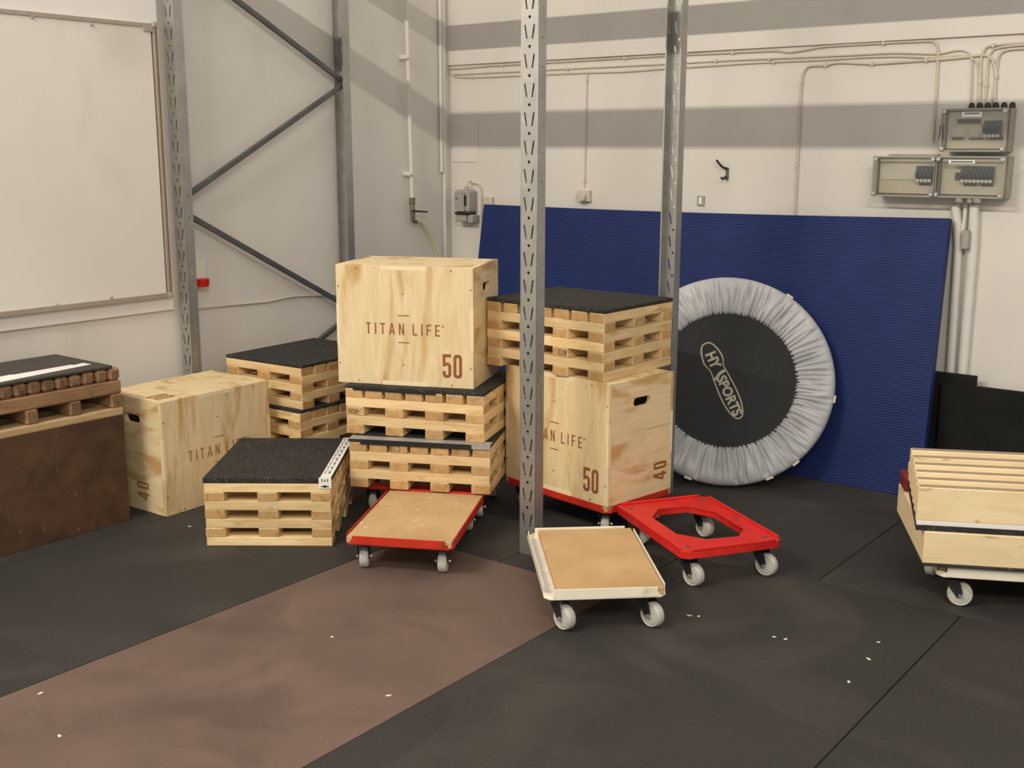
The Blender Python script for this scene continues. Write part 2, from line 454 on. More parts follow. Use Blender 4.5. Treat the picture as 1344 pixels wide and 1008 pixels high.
brace(*ext(bp_(255, 287), bp_(440, 393), 3.33, 4.36))
s1 = bp_(425, 445); s2 = bp_(441, 430)
brace((BX, 3.33, 0.14), (BX, 4.36, s2.z+0.05))
for (y0, y1, z0, z1) in ((3.245, 3.291, 2.434, 2.556), (4.409, 4.455, 2.412, 2.524)):
    for (x0, x1) in ((-4.57, -2.515), (-2.511, -0.42)):
        bo = box_obj('beam', x0, x1, y0, y1, z0, z1, 'galvanised', bev=0.003)
        bo.parent = rack; bo.matrix_parent_inverse = ri

# ================================================================== WHITEBOARD + BACKING on the left wall
zb = at_x(230, 406, WALL_X+0.02).z
yr = at_x(210.5, 100, WALL_X+0.02).y
tag(box_obj('backing_panel', WALL_X+0.002, WALL_X+0.02, 1.2, yr, zb, 2.6, 'panel_paint', bev=0.002),
    'large white painted backing panel on left wall around the whiteboard', 'wall panel')
wb = thing('whiteboard', 'large stained whiteboard with thin grey frame on the left wall', 'whiteboard', (WALL_X+0.02, 2.4, 0.85))
p_tr = at_x(203, 31.5, WALL_X+0.035); p_br = at_x(223, 388, WALL_X+0.035)
ye, zt_, zb_ = (p_tr.y+p_br.y)/2, p_tr.z, p_br.z
wi = T((-(WALL_X+0.02), -2.4, -0.85))
def wbpart(name, y0, y1, z0, z1, x1, mat, bev=0.001, x0=WALL_X+0.0205):
    o = box_obj(name, x0, x1, y0, y1, z0, z1, mat, bev=bev); o.parent = wb; o.matrix_parent_inverse = wi
    return o
wbpart('writing_surface', 1.2, ye-0.02, zb_+0.012, zt_-0.012, WALL_X+0.034, 'white_board_paint')
wbpart('frame_top', 1.2, ye, zt_-0.018, zt_, WALL_X+0.040, 'alu_frame')
wbpart('frame_bottom', 1.2, ye, zb_-0.006, zb_+0.016, WALL_X+0.046, 'alu_frame')
wbpart('frame_side', ye-0.012, ye, zb_, zt_, WALL_X+0.040, 'alu_frame')
wbpart('side_edge', ye+0.001, ye+0.016, zb_+0.01, zt_-0.01, WALL_X+0.030, 'brown_edge')
for (yy, zz) in ((ye-0.004, zt_-0.004), (ye-0.004, zb_+0.004)):
    wbpart('corner_cap', yy-0.012, yy+0.012, zz-0.012, zz+0.012, WALL_X+0.050, 'grey_plastic', 0.004)
wbpart('frame_clip', ye-0.062, ye-0.012, zt_-0.036, zt_-0.014, WALL_X+0.041, 'alu_frame')
for (px, py) in ((42, 22.5), (120, 32.5), (75, 400), (146, 390)):
    q = at_x(px, py, WALL_X+0.035)
    o = lathe_obj('screw', [(0.007, 0), (0.007, 0.004), (0.004, 0.008)], 'grey_plastic', wb, wi @ T((WALL_X+0.0345, q.y, q.z)) @ RY(R(90)), 10)

# beacon + cable on the left wall
q = at_x(266, 372, WALL_X+0.05)
bc = thing('alarm_beacon', 'small alarm beacon with red lens and white base on left wall', 'alarm', (WALL_X, q.y, q.z))
box_obj('base', 0.0, 0.045, -0.035, 0.035, 0.02, 0.115, 'pipe_white', bc, 0.006)
bm = bmesh.new(); b_lathe(bm, [(0.018, -0.018), (0.032, -0.014), (0.036, 0.0), (0.036, 0.022)], 20)
obj('lens', mesh_of(bm, 'lens', 'beacon_red', True), bc, T((0.045, 0, 0)))
pts = [at_x(px, py, WALL_X+0.006) for px, py in ((236, 409), (262, 405), (290, 402), (330, 398), (352, 396), (380, 390), (410, 388), (440, 387), (470, 384))]
tag(tube_obj('wall_cable', smooth_path(pts), 0.005, 'cable_cream'), 'thin sagging white cable along left wall below the braces', 'cable')

# water pipe with valve and hose
wp = thing('water_pipe', 'white vertical water pipe with brass tap and pale hose on left wall', 'pipe', (WALL_X, 4.96, 1.1))
wpi = T((-WALL_X, -4.96, -1.1))
PX = WALL_X+0.045
top = at_x(533, 0, PX); bot = at_x(541, 262, PX); pd = (top-bot).normalized()
top2 = top+pd*1.2
def wpart(o): o.parent = wp; o.matrix_parent_inverse = wpi; return o
wpart(tube_obj('pipe', [bot, top2], 0.0125, 'pipe_white', n=12))
for (px, py) in ((533.5, 75), (538, 228)):
    q = at_x(px, py, PX)
    wpart(box_obj('pipe_clip', WALL_X, PX+0.018, q.y-0.019, q.y+0.019, q.z-0.012, q.z+0.012, 'pipe_white', bev=0.004))
wpart(tube_obj('pipe_union', [bot+Vector((0, 0, 0.012)), bot-Vector((0, 0, 0.03))], 0.018, 'brass', n=8))
vb = at_x(542, 290, PX)
wpart(tube_obj('valve_body', [bot-Vector((0, 0, 0.03)), (bot+vb)/2, vb], [0.011, 0.016, 0.012], 'brass', n=10))
h1 = at_x(541.5, 277, PX+0.025); h2 = at_x(561, 278, PX+0.03)
wpart(tube_obj('valve_handle', [h1, h2], [0.006, 0.005], 'black_plastic', n=8))
wpart(tube_obj('hose_coupling', [vb, vb+Vector((0.01, 0.025, -0.006))], 0.012, 'brass', n=8))
hp = [vb+Vector((0.01, 0.02, -0.004)), at_x(553, 293, PX), at_x(562, 305, PX), at_x(569, 322, PX), at_x(574, 340, PX), at_x(577, 380, PX), at_x(578, 450, PX)]
wpart(tube_obj('hose', smooth_path(hp), 0.011, 'hose_yellow', n=10))

# corner pipes
def vpipe(px0, py0, px1, py1, X, r, z_top, label, mat='pipe_white'):
    a = at_x(px0, py0, X); b = at_x(px1, py1, X)
    y = (a.y+b.y)/2
    return tag(tube_obj('corner_conduit', [(X, y, b.z), (X, y, z_top)], r, mat, n=10), label, 'conduit')
vpipe(578, 0, 579, 226, WALL_X+0.016, 0.011, 4.5, 'thin white conduit ending partway down the left wall by the corner')
a = at_x(583, 200, WALL_X+0.014)
tag(tube_obj('corner_conduit', [(WALL_X+0.014, a.y, 0.0), (WALL_X+0.014, a.y, 4.5)], 0.011, 'pipe_white', n=10),
    'thin white conduit running full height in the room corner', 'conduit')

# ================================================================== BACK WALL: cables and fittings
YC = WALL_Y-0.008
def cable(pix, r, label, clips=(), Y=YC, mat='cable_cream'):
    pts = [at_y(px, py, Y) for px, py in pix]
    c = tag(tube_obj('wall_cable', smooth_path(pts, 5), r, mat, n=8), label, 'cable')
    for (px, py) in clips:
        q = at_y(px, py, Y)
        k = box_obj('cable_clip', q.x-0.006, q.x+0.006, Y-r-0.004, Y+0.006, q.z-r-0.004, q.z+r+0.004, mat, bev=0.002)
        k.parent = c; k.matrix_parent_inverse = T(-c.location)
    return c
cable([(586, 70), (587, 82), (592, 90), (640, 86.5), (720, 82), (873, 73), (940, 70), (1015, 66.5), (1035, 68.5), (1060, 65), (1084, 61), (1160, 56.5), (1205, 54.5), (1222, 54), (1229, 58), (1231, 66), (1231, 78), (1230, 110), (1227, 150), (1224, 186)],
      0.0055, 'top grey-white cable on back wall, bending down left of the breaker boxes', [(660, 85.5), (820, 76), (962, 69), (1160, 56.5)])
cable([(593, 98), (640, 95.5), (684, 93.5), (780, 88.5), (873, 84), (960, 79), (1007, 77), (1100, 73), (1172, 69.5), (1228, 70.5), (1257, 66), (1269, 68), (1275, 77), (1275.5, 100), (1274, 140)],
      0.0046, 'middle cable on back wall curving into the top breaker box beside others', [(745, 90.5), (940, 80), (1010, 77.5)])
cable([(586, 78), (588, 90), (594, 99), (606, 101.5), (640, 101), (684, 99), (770, 95.5), (820, 94), (873, 90), (930, 86.5), (990, 82.5), (1080, 78.5), (1120, 76), (1172, 74), (1228, 75.5), (1258, 73), (1272, 75), (1283, 84), (1284.5, 110), (1283, 140)],
      0.0046, 'lower slightly wavy cable on back wall meeting the thin drop to the socket', [(620, 101.5), (1015, 81.5)])
cable([(1043.5, 300), (1044, 273), (1046.7, 216), (1049.6, 150), (1052, 112), (1054, 97), (1060, 88), (1070, 86), (1084, 85.5), (1101, 82), (1144, 83.5), (1180, 81.5), (1215, 79), (1233, 78), (1262, 75.5), (1288, 72.5), (1299, 75), (1305, 86), (1306.5, 106), (1305, 140)],
      0.0066, 'thick pale conduit rising above the blue mat and bending to the breaker boxes', [(1046.6, 218), (1050, 150), (1053, 107), (1084, 85.5), (1145, 83.4), (1216, 78.8)])
cable([(2100, 10), (1420, 52), (1344, 56), (1301, 60), (1292, 66), (1288, 77), (1287, 100), (1286, 140)], 0.0055,
      'uppermost cable coming from the far right down into the top breaker box', [(1304, 59.6), (1287, 108)])
cable([(2100, 13), (1420, 55), (1344, 58.8), (1310, 63), (1301, 69), (1297, 82), (1295, 110), (1293, 140)], 0.005,
      'middle cable of three from the far right into the top breaker box', [(1295.2, 112)])
cable([(2100, 18), (1420, 60), (1344, 63.5), (1320, 66), (1311, 74), (1308, 92), (1306, 112), (1299, 140)], 0.006,
      'lowest cable of three from the far right into the top breaker box', [(1308, 100)])
cable([(771, 96), (770.5, 102), (770, 130), (769, 170), (768, 215), (767, 246)], 0.0036, 'thin painted cable dropping down the back wall to the round socket', [(770.5, 106), (767.5, 238)])

def rot_y(M=Matrix()): return RX(R(90)) @ M
# round socket
q = at_y(765, 257.5, WALL_Y-0.03)
so = thing('wall_socket', 'small round pale junction socket on back wall above the blue mat', 'socket', (q.x, WALL_Y, q.z))
box_obj('back_box', -0.034, 0.040, -0.028, 0.0, -0.03, 0.034, 'cable_cream', so, 0.004)
lathe_obj('cover', [(0.034, 0), (0.034, 0.012), (0.028, 0.022), (0.01, 0.024)], 'cable_cream', so, T((-0.006, -0.027, 0)) @ RX(R(90)), 24)
# small outlet
q = at_y(919, 263.5, WALL_Y-0.012)
so = thing('wall_switch', 'tiny rectangular grey switch on back wall just above the blue mat', 'switch', (q.x, WALL_Y, q.z))
box_obj('plate', -0.021, 0.021, -0.010, 0.0, -0.026, 0.026, 'grey_plastic', so, 0.003)
box_obj('rocker', -0.008, 0.008, -0.013, -0.0095, -0.017, 0.017, 'label_white', so, 0.001)
# coat hook
q0, q1, q2, q3 = [at_y(px, py, WALL_Y-0.02) for px, py in ((944, 210), (949, 219), (953, 221), (952, 235))]
hk = thing('coat_hook', 'small dark metal hook screwed to the back wall', 'hook', (q2.x, WALL_Y, q3.z))
hi = T((-q2.x, -WALL_Y, -q3.z))
for nm, pts, r in (('upper_prong', [q2+Vector((0, 0.01, 0.0)), q1+Vector((0, -0.01, 0)), q0+Vector((0, -0.03, 0.0))], 0.006),
                   ('lower_prong', [q3+Vector((0, 0.0, 0.012)), q3+Vector((-0.004, -0.016, 0.0)), q3+Vector((-0.008, -0.03, 0.008))], 0.006)):
    o = tube_obj(nm, smooth_path(pts, 4), r, 'black_plastic'); o.parent = hk; o.matrix_parent_inverse = hi
o = box_obj('plate', q2.x-0.009, q2.x+0.007, WALL_Y-0.008, WALL_Y, q3.z-0.004, q2.z+0.004, 'dark_steel', bev=0.002); o.parent = hk; o.matrix_parent_inverse = hi

# small grey meter / isolator box by the corner
a = at_y(596, 249, WALL_Y-0.09); b = at_y(614, 281, WALL_Y-0.09); bb = at_y(598, 292, WALL_Y-0.08)
iso = thing('isolator_box', 'small grey isolator box with cable loop on back wall near corner', 'switch box', ((a.x+b.x)/2, WALL_Y, b.z))
ii = T((-(a.x+b.x)/2, -WALL_Y, -b.z))
def ipart(o): o.parent = iso; o.matrix_parent_inverse = ii; return o
ipart(box_obj('body', a.x, b.x+0.004, WALL_Y-0.09, WALL_Y-0.002, b.z+0.008, a.z, 'grey_plastic', bev=0.012))
ipart(box_obj('front_cover', a.x+0.008, b.x-0.025, WALL_Y-0.099, WALL_Y-0.091, b.z+0.014, a.z-0.008, 'grey_plastic', bev=0.003))
ipart(box_obj('lever', b.x-0.02, b.x-0.010, WALL_Y-0.104, WALL_Y-0.09, b.z+0.05, a.z-0.03, 'black_plastic', bev=0.002))
ipart(box_obj('name_plate', a.x+0.02, a.x+0.035, WALL_Y-0.1005, WALL_Y-0.099, a.z-0.055, a.z-0.048, 'black_plastic'))
ipart(box_obj('dark_band', a.x+0.004, b.x-0.008, WALL_Y-0.094, WALL_Y-0.004, b.z-0.004, b.z+0.008, 'black_plastic', bev=0.001))
ipart(box_obj('socket_block', a.x+0.0, b.x-0.02, WALL_Y-0.085, WALL_Y-0.002, bb.z+0.006, b.z-0.004, 'grey_plastic', bev=0.006))
ipart(box_obj('socket_flap', b.x-0.018, b.x+0.02, WALL_Y-0.075, WALL_Y-0.002, bb.z, b.z-0.006, 'grey_plastic', bev=0.006))
gx = (a.x+b.x)/2+0.01
ipart(tube_obj('cable_gland', [(gx, WALL_Y-0.05, a.z-0.004), (gx, WALL_Y-0.05, a.z+0.02)], [0.018, 0.012], 'grey_plastic', n=10))
lp = [Vector((gx, WALL_Y-0.05, a.z+0.015)), Vector((gx+0.012, WALL_Y-0.04, a.z+0.05)), at_y(620, 240, YC), at_y(628, 242, YC), at_y(632, 250, YC), at_y(632, 280, YC), at_y(631, 340, YC)]
ipart(tube_obj('cable', smooth_path(lp, 6), 0.005, 'cable_cream'))
a = at_y(633, 258, WALL_Y-0.03); b = at_y(645, 275, WALL_Y-0.03)
tag(box_obj('junction_box', a.x, b.x, WALL_Y-0.03, WALL_Y, b.z-0.03, a.z, 'cable_cream', bev=0.004), 'little cream junction box half hidden behind the blue mat corner', 'junction box')

# ---------------- breaker enclosures
EY = WALL_Y-0.13
def enclosure(px0, py0, px1, py1, label, body='enclosure_grey'):
    a = at_y(px0, py0, EY); b = at_y(px1, py1, EY)
    x0, x1, z0, z1 = a.x, b.x, b.z, a.z
    e = thing('breaker_box', label, 'breaker box', ((x0+x1)/2, WALL_Y, z0), 0, 'electrical enclosures on the back wall')
    w, h = (x1-x0)/2, z1-z0
    # open tray: back and four sides
    box_obj('back_tray', -w, w, -0.02, -0.001, 0, h, body, e, 0.002)
    box_obj('side_wall', -w, -w+0.008, -0.085, -0.02, 0, h, body, e)
    box_obj('side_wall', w-0.008, w, -0.085, -0.02, 0, h, body, e)
    box_obj('side_wall', -w+0.008, w-0.008, -0.085, -0.02, 0, 0.008, body, e)
    box_obj('side_wall', -w+0.008, w-0.008, -0.085, -0.02, h-0.008, h, body, e)
    box_obj('inner_panel', -w+0.012, w-0.012, -0.075, -0.065, 0.012, h-0.012, 'panel_beige', e)
    # clear hood: front plate and thin side skirts
    box_obj('clear_cover', -w+0.004, w-0.004, -0.130, -0.126, 0.004, h-0.004, 'clear_cover', e)
    for (u0, u1, v0, v1) in ((-w, -w+0.004, 0, h), (w-0.004, w, 0, h), (-w+0.004, w-0.004, 0, 0.004), (-w+0.004, w-0.004, h-0.004, h)):
        box_obj('cover_skirt', u0, u1, -0.130, -0.086, v0, v1, 'clear_cover', e)
    fr = 0.006
    for (u0, u1, v0, v1) in ((-w-0.001, -w+fr, -0.001, h+0.001), (w-fr, w+0.001, -0.001, h+0.001), (-w+fr, w-fr, -0.001, fr), (-w+fr, w-fr, h-fr, h+0.001)):
        box_obj('cover_rim', u0, u1, -0.133, -0.1305, v0, v1, body, e)
    for sx in (-1, 1):
        for zz in (0.012, h-0.012):
            lathe_obj('corner_screw', [(0.011, 0), (0.011, 0.004), (0.008, 0.008)], 'zinc', e, T((sx*(w-0.012), -0.133, zz)) @ RX(R(90)), 12)
    return e, w, h
def breakers(e, x0, n, zc, mod=0.0165):
    bm = bmesh.new()
    b_box(bm, -mod*0.47, mod*0.47, -0.030, 0, -0.036, 0.036, 0.001); b_box(bm, -mod*0.47, mod*0.47, -0.040, -0.03, -0.014, 0.014, 0.001)
    me = mesh_of(bm, 'breaker', 'breaker_dark')
    bm = bmesh.new(); b_box(bm, -mod*0.3, mod*0.3, -0.052, -0.040, -0.010, 0.006, 0.001)
    me2 = mesh_of(bm, 'toggle', 'breaker_dark')
    bm = bmesh.new(); b_box(bm, -mod*0.40, mod*0.40, -0.0325, -0.0305, -0.034, -0.022)
    me3 = mesh_of(bm, 'breaker_label', 'label_white')
    for k in range(n):
        br = obj('breaker', me, e, T((x0+k*mod, -0.0755, zc)))
        obj('toggle', me2, br); obj('breaker_label', me3, br)
def strip(e, name, x0, x1, z0, z1, mat, y=-0.0775): box_obj(name, x0, x1, y-0.002, y, z0, z1, mat, e)
e, w, h = enclosure(1147, 205, 1225.3, 259, 'clear-fronted breaker box with one breaker group, left of the lower one', 'enclosure_grey')
breakers(e, w-0.085, 4, h*0.56, 0.0175); strip(e, 'label_strip', w-0.085, w-0.03, h*0.28, h*0.33, 'label_print')
strip(e, 'blank_cover', -w+0.02, -w+0.18, h*0.42, h*0.78, 'label_white')
box_obj('top_bracket', -w+0.04, w-0.02, -0.05, -0.02, h+0.001, h+0.010, 'grey_plastic', e)
e, w, h = enclosure(1229, 205, 1316, 261, 'clear-fronted breaker box with white title label and full breaker row', 'enclosure_grey')
breakers(e, -0.035, 8, h*0.56, 0.0168); strip(e, 'label_strip', -0.035, 0.02, h*0.28, h*0.33, 'label_print'); strip(e, 'label_strip', 0.038, 0.09, h*0.28, h*0.33, 'label_print')
strip(e, 'test_switch', -0.075, -0.05, h*0.42, h*0.60, 'label_print')
box_obj('title_label', -w*0.62, w*0.14, -0.1335, -0.1305, h*0.83, h*0.91, 'label_white', e)
strip(e, 'title_print', -w*0.55, w*0.08, h*0.855, h*0.885, 'label_print', -0.1336)
for x, r in ((-0.055, 0.018), (-0.010, 0.012), (0.022, 0.018)):
    lathe_obj('cable_gland', [(r, 0), (r, 0.016), (r*0.7, 0.024)], 'pipe_white', e, T((x, -0.06, -0.0005)) @ RX(R(180)), 12)
box_obj('gland_plate', -0.09, 0.10, -0.085, -0.03, -0.0, 0.004, 'grey_plastic', e)
e, w, h = enclosure(1237, 143, 1319, 199, 'upper clear-fronted breaker box where the cables enter from above', 'enclosure_grey')
breakers(e, w-0.095, 4, h*0.52, 0.0175)
strip(e, 'label_strip', -w*0.75, -w*0.38, h*0.28, h*0.33, 'label_print'); strip(e, 'label_strip', -w*0.22, w*0.22, h*0.28, h*0.32, 'label_print'); strip(e, 'label_strip', w*0.42, w*0.82, h*0.28, h*0.33, 'label_print')
strip(e, 'busbar', -w*0.62, w*0.1, h*0.66, h*0.76, 'label_print'); strip(e, 'isolator_switch', -w*0.2, w*0.3, h*0.36, h*0.56, 'label_white')
strip(e, 'isolator_switch', -w*0.75, -w*0.35, h*0.36, h*0.56, 'label_white')
box_obj('title_label', -w*0.38, w*0.22, -0.1335, -0.1305, h*0.80, h*0.92, 'label_white', e)
strip(e, 'title_print', -w*0.30, w*0.16, h*0.875, h*0.90, 'label_print', -0.1336)
for k in range(6):
    lathe_obj('cable_gland', [(0.013, 0), (0.013, 0.016), (0.008, 0.026)], 'black_plastic', e, T((-w*0.30+k*0.034, -0.04, h+0.0005)), 10)
box_obj('side_flange', -w-0.03, -w-0.002, -0.06, -0.02, h*0.25, h*0.65, 'black_plastic', e, 0.006)

# white conduits below the boxes
def conduit(pix, r, label, Y=WALL_Y-0.023):
    pts = [at_y(px, py, Y) for px, py in pix]; last = pts[-1]
    pts.append(Vector((last.x, last.y, 0.0)))
    tag(tube_obj('white_conduit', pts, r, 'pipe_white', n=12), label, 'conduit')
conduit([(1254, 269), (1257, 300), (1258, 322), (1247, 490)], 0.020, 'left white conduit running down the wall from the breaker boxes')
conduit([(1279, 269), (1278, 300), (1277, 322), (1263, 490)], 0.022, 'right white conduit running down the wall from the breaker boxes')
a = at_y(1268, 268, WALL_Y-0.02); b = at_y(1261, 330, WALL_Y-0.02)
tag(tube_obj('white_conduit', [a, b], 0.009, 'pipe_white'), 'thin short white cable between the two white conduits', 'cable')
a = at_y(1264, 302, WALL_Y-0.06); b = at_y(1271, 327, WALL_Y-0.06)
tag(box_obj('conduit_clamp', a.x, b.x, WALL_Y-0.075, WALL_Y, b.z, a.z, 'grey_plastic', bev=0.003), 'small grey clamp block between the white conduits', 'clamp')

# ================================================================== BLUE MAT and black boards behind
YM0, YM1, TH = 5.00, 5.215, 0.048
tl = at_y(635, 268, YM1); tr = at_y(1246, 286.5, YM1); brr = at_z(1206.6, 655, 0.0); blx = tl.x-0.0
bl = Vector((blx, YM0, 0.0)); br_ = Vector((brr.x, YM0, 0.0))
def make_mat():
    bm = bmesh.new(); nx, nz = 28, 14
    nrm = Vector((0, 0.978, -0.18)).normalized()
    lay = []
    for side in (0, 1):
        rows = []
        for j in range(nz+1):
            v = j/nz; row = []
            for i in range(nx+1):
                u = i/nx
                p = (bl*(1-u)+br_*u)*(1-v) + (tl*(1-u)+tr*u)*v
                p = p + Vector((0, -0.012*math.sin(math.pi*v)*math.sin(2.2*u*math.pi), -0.010*math.sin(math.pi*u)*v))
                p = p + nrm*(TH*side)
                p.z = max(p.z, 0.0) + (0.0012 if j == 0 else 0)
                row.append(bm.verts.new(p - bl))
            rows.append(row)
        lay.append(rows)
    f, b = lay
    for j in range(nz):
        for i in range(nx):
            bm.faces.new((f[j][i], f[j][i+1], f[j+1][i+1], f[j+1][i])); bm.faces.new((b[j][i], b[j+1][i], b[j+1][i+1], b[j][i+1]))
    for j in range(nz):
        bm.faces.new((f[j][0], f[j+1][0], b[j+1][0], b[j][0])); bm.faces.new((f[j][nx], b[j][nx], b[j+1][nx], f[j+1][nx]))
    for i in range(nx):
        bm.faces.new((f[0][i], b[0][i], b[0][i+1], f[0][i+1])); bm.faces.new((f[nz][i], f[nz][i+1], b[nz][i+1], b[nz][i]))
    return mesh_of(bm, 'exercise_mat', 'blue_mat', True)
tag(obj('exercise_mat', make_mat(), None, T(bl)), 'large dark blue ribbed exercise mat leaning against the back wall', 'mat')

a = at_y(1283, 506, 5.20)
tag(box_obj('black_sheet', a.x-0.16, 1.2, 5.20, 5.225, 0.0, a.z-0.006, 'black_board', bev=0.003), 'long black rubber sheet standing upright along the back wall', 'rubber sheet')
a0 = at_y(1238, 491, 5.24); a1 = at_y(1282, 494, 5.24)
tag(box_obj('black_block', a0.x-0.05, a1.x, 5.235, 5.262, 0.0, a1.z, 'black_board', bev=0.004), 'narrow black board standing behind the long black rubber sheet beside blue mat', 'board')

# ================================================================== TRAMPOLINE
TX, TY, TILT, TPS, TR, TI = -2.311, 4.60, 0.37, 0.53, 0.499, 0.321
a_ = Vector((math.cos(TPS), math.sin(TPS), 0)); bk = Vector((-math.sin(TPS), math.cos(TPS), 0))
b_ = Vector((0, 0, math.cos(TILT))) + bk*math.sin(TILT)
n_ = a_.cross(b_)                       # towards the viewer
Mt = Matrix(((a_.x, b_.x, n_.x, TX), (a_.y, b_.y, n_.y, TY), (a_.z, b_.z, n_.z, 0.016), (0, 0, 0, 1)))
tp = bpy.data.objects.new('mini_trampoline', None); C.objects.link(tp); tp.matrix_world = Mt
tag(tp, 'round mini trampoline with gathered silver cover and black bed leaning on the blue mat', 'trampoline')
ctr = Vector((0, TR, 0))
def cover_mesh():
    bm = bmesh.new(); NA = 840
    rr = random.Random(3)
    prof = [(TI-0.004, -0.012), (TI, 0.004), (TI+0.010, 0.010), (TI+0.028, 0.015), (TI+0.05, 0.019), (TI+0.075, 0.021), (TI+0.10, 0.022), (TI+0.122, 0.021), (TI+0.142, 0.018), (TR-0.018, 0.012), (TR-0.006, 0.002), (TR, -0.012), (TR-0.004, -0.030), (TR-0.02, -0.04)]
    rad = [(r-TI)/(TR-TI) for r, z in prof]
    folds = []
    th = 0.0
    while th < 2*math.pi:
        folds.append((th, rr.uniform(0.010, 0.017), -rr.uniform(0.45, 1.15), rr.uniform(0.6, 1.1), rr.uniform(-0.05, 0.05)))
        if rr.random() < 0.55: folds.append((th+rr.uniform(0.018, 0.035), rr.uniform(0.012, 0.02), rr.uniform(0.3, 0.8), rr.uniform(0.4, 0.95), rr.uniform(-0.04, 0.04)))
        th += rr.uniform(0.030, 0.066)
    disp = []
    for k in range(NA):
        th = 2*math.pi*k/NA; row = [0.0]*len(prof)
        for (c, wd, amp, reach, slant) in folds:
            d0 = (th-c+math.pi) % (2*math.pi)-math.pi
            if abs(d0) < 0.12:
                for i, q in enumerate(rad):
                    if q < 0 or q > reach: continue
                    d = d0 - slant*q
                    w2 = wd*(1.0+0.5*q)
                    row[i] += math.exp(-(d/w2)**2)*amp*0.020*min(1.0, (reach-q)/0.25)
        disp.append(row)
    rings = []
    for i, (r, z) in enumerate(prof):
        ring = []
        for k in range(NA):
            th = 2*math.pi*k/NA
            zz = z + (disp[k][i] if 0 < i < len(prof)-4 else 0)
            rr_ = r + (0.0015*math.sin(97*th) if i <= 1 else 0)
            ring.append(bm.verts.new((rr_*math.cos(th), TR+rr_*math.sin(th), zz)))
        rings.append(ring)
    for i in range(len(rings)-1):
        for k in range(NA):
            bm.faces.new((rings[i][k], rings[i][(k+1) % NA], rings[i+1][(k+1) % NA], rings[i+1][k]))
    me = mesh_of(bm, 'safety_cover', 'silver_cover')
    for p in me.polygons: p.use_smooth = True
    return me
obj('safety_cover', cover_mesh(), tp)
bm = bmesh.new(); b_lathe(bm, [(TI+0.01, -0.008), (TI+0.01, -0.004)], 72, T(ctr)); obj('jumping_bed', mesh_of(bm, 'jumping_bed', 'black_mesh'), tp)
bm = bmesh.new(); b_tube(bm, [ctr+Vector(((TR-0.025)*math.cos(k*math.pi/36), (TR-0.025)*math.sin(k*math.pi/36), -0.028)) for k in range(73)], 0.012, 8, False)
obj('frame_ring', mesh_of(bm, 'frame_ring', 'dark_steel', True), tp)
for ang in (-9, -50, -66, 55, 130, 190, 250):
    c, s = math.cos(R(ang)), math.sin(R(ang))
    bm = bmesh.new(); b_box(bm, -0.004, 0.006, -0.018, 0.018, -0.012, 0.006, 0.002)
    obj('cover_tab', mesh_of(bm, 'cover_tab', 'hose_yellow'), tp, T(ctr+Vector((TR*c, TR*s, -0.006))) @ RZ(R(ang)))
# printed emblem: a two-lobed outline with the lettering, turned downwards to the right
LOGO = T(Vector((-0.020, TR-0.004, -0.0035))) @ RZ(R(-65))
def lobed(t0, off=0.0):
    pts = []
    n = 64
    for k in range(n):
        t = 2*math.pi*k/n
        x = -0.198*math.cos(t)
        s = (x+0.198)/0.396
        hw = 0.050*math.sqrt(max(0, 1-((s-0.25)/0.262)**2)) if s < 0.25 else (0.050-0.016*math.sin(math.pi*(s-0.25)/0.24) if s < 0.49 else 0)
        if s >= 0.37:
            hb = 0.044*math.sqrt(max(0, 1-((s-0.70)/0.305)**2)) if s > 0.70 else 0.036+0.008*math.sin(math.pi/2*(s-0.37)/0.33)
            hw = hb
        hw = max(hw, 0.004)
        y = hw*(1 if math.sin(t) >= 0 else -1)*min(1, abs(math.sin(t))*6)
        pts.append((x*(1-off*3), y*(1-off*12)))
    return pts
ring = set_mat(shape2d([lobed(0), lobed(0, 0.011)], 0.0016), 'gold_print')
obj('emblem_outline', ring, tp, LOGO)
obj('emblem_lettering', set_mat(text_mesh('HY', 0.080, 0.052, 0.0016, 0.035), 'gold_print'), tp, LOGO @ T((-0.105, 0.0, 0)))
obj('emblem_lettering', set_mat(text_mesh('SPORTS', 0.200, 0.050, 0.0016, 0.035), 'gold_print'), tp, LOGO @ T((0.078, 0.0, 0)))
obj('emblem_swoosh', set_mat(shape2d([[(-0.048, 0.036), (-0.036, 0.040), (-0.030, 0.006), (-0.012, -0.034), (-0.022, -0.036), (-0.044, 0.002)]], 0.0016), 'gold_print'), tp, LOGO)

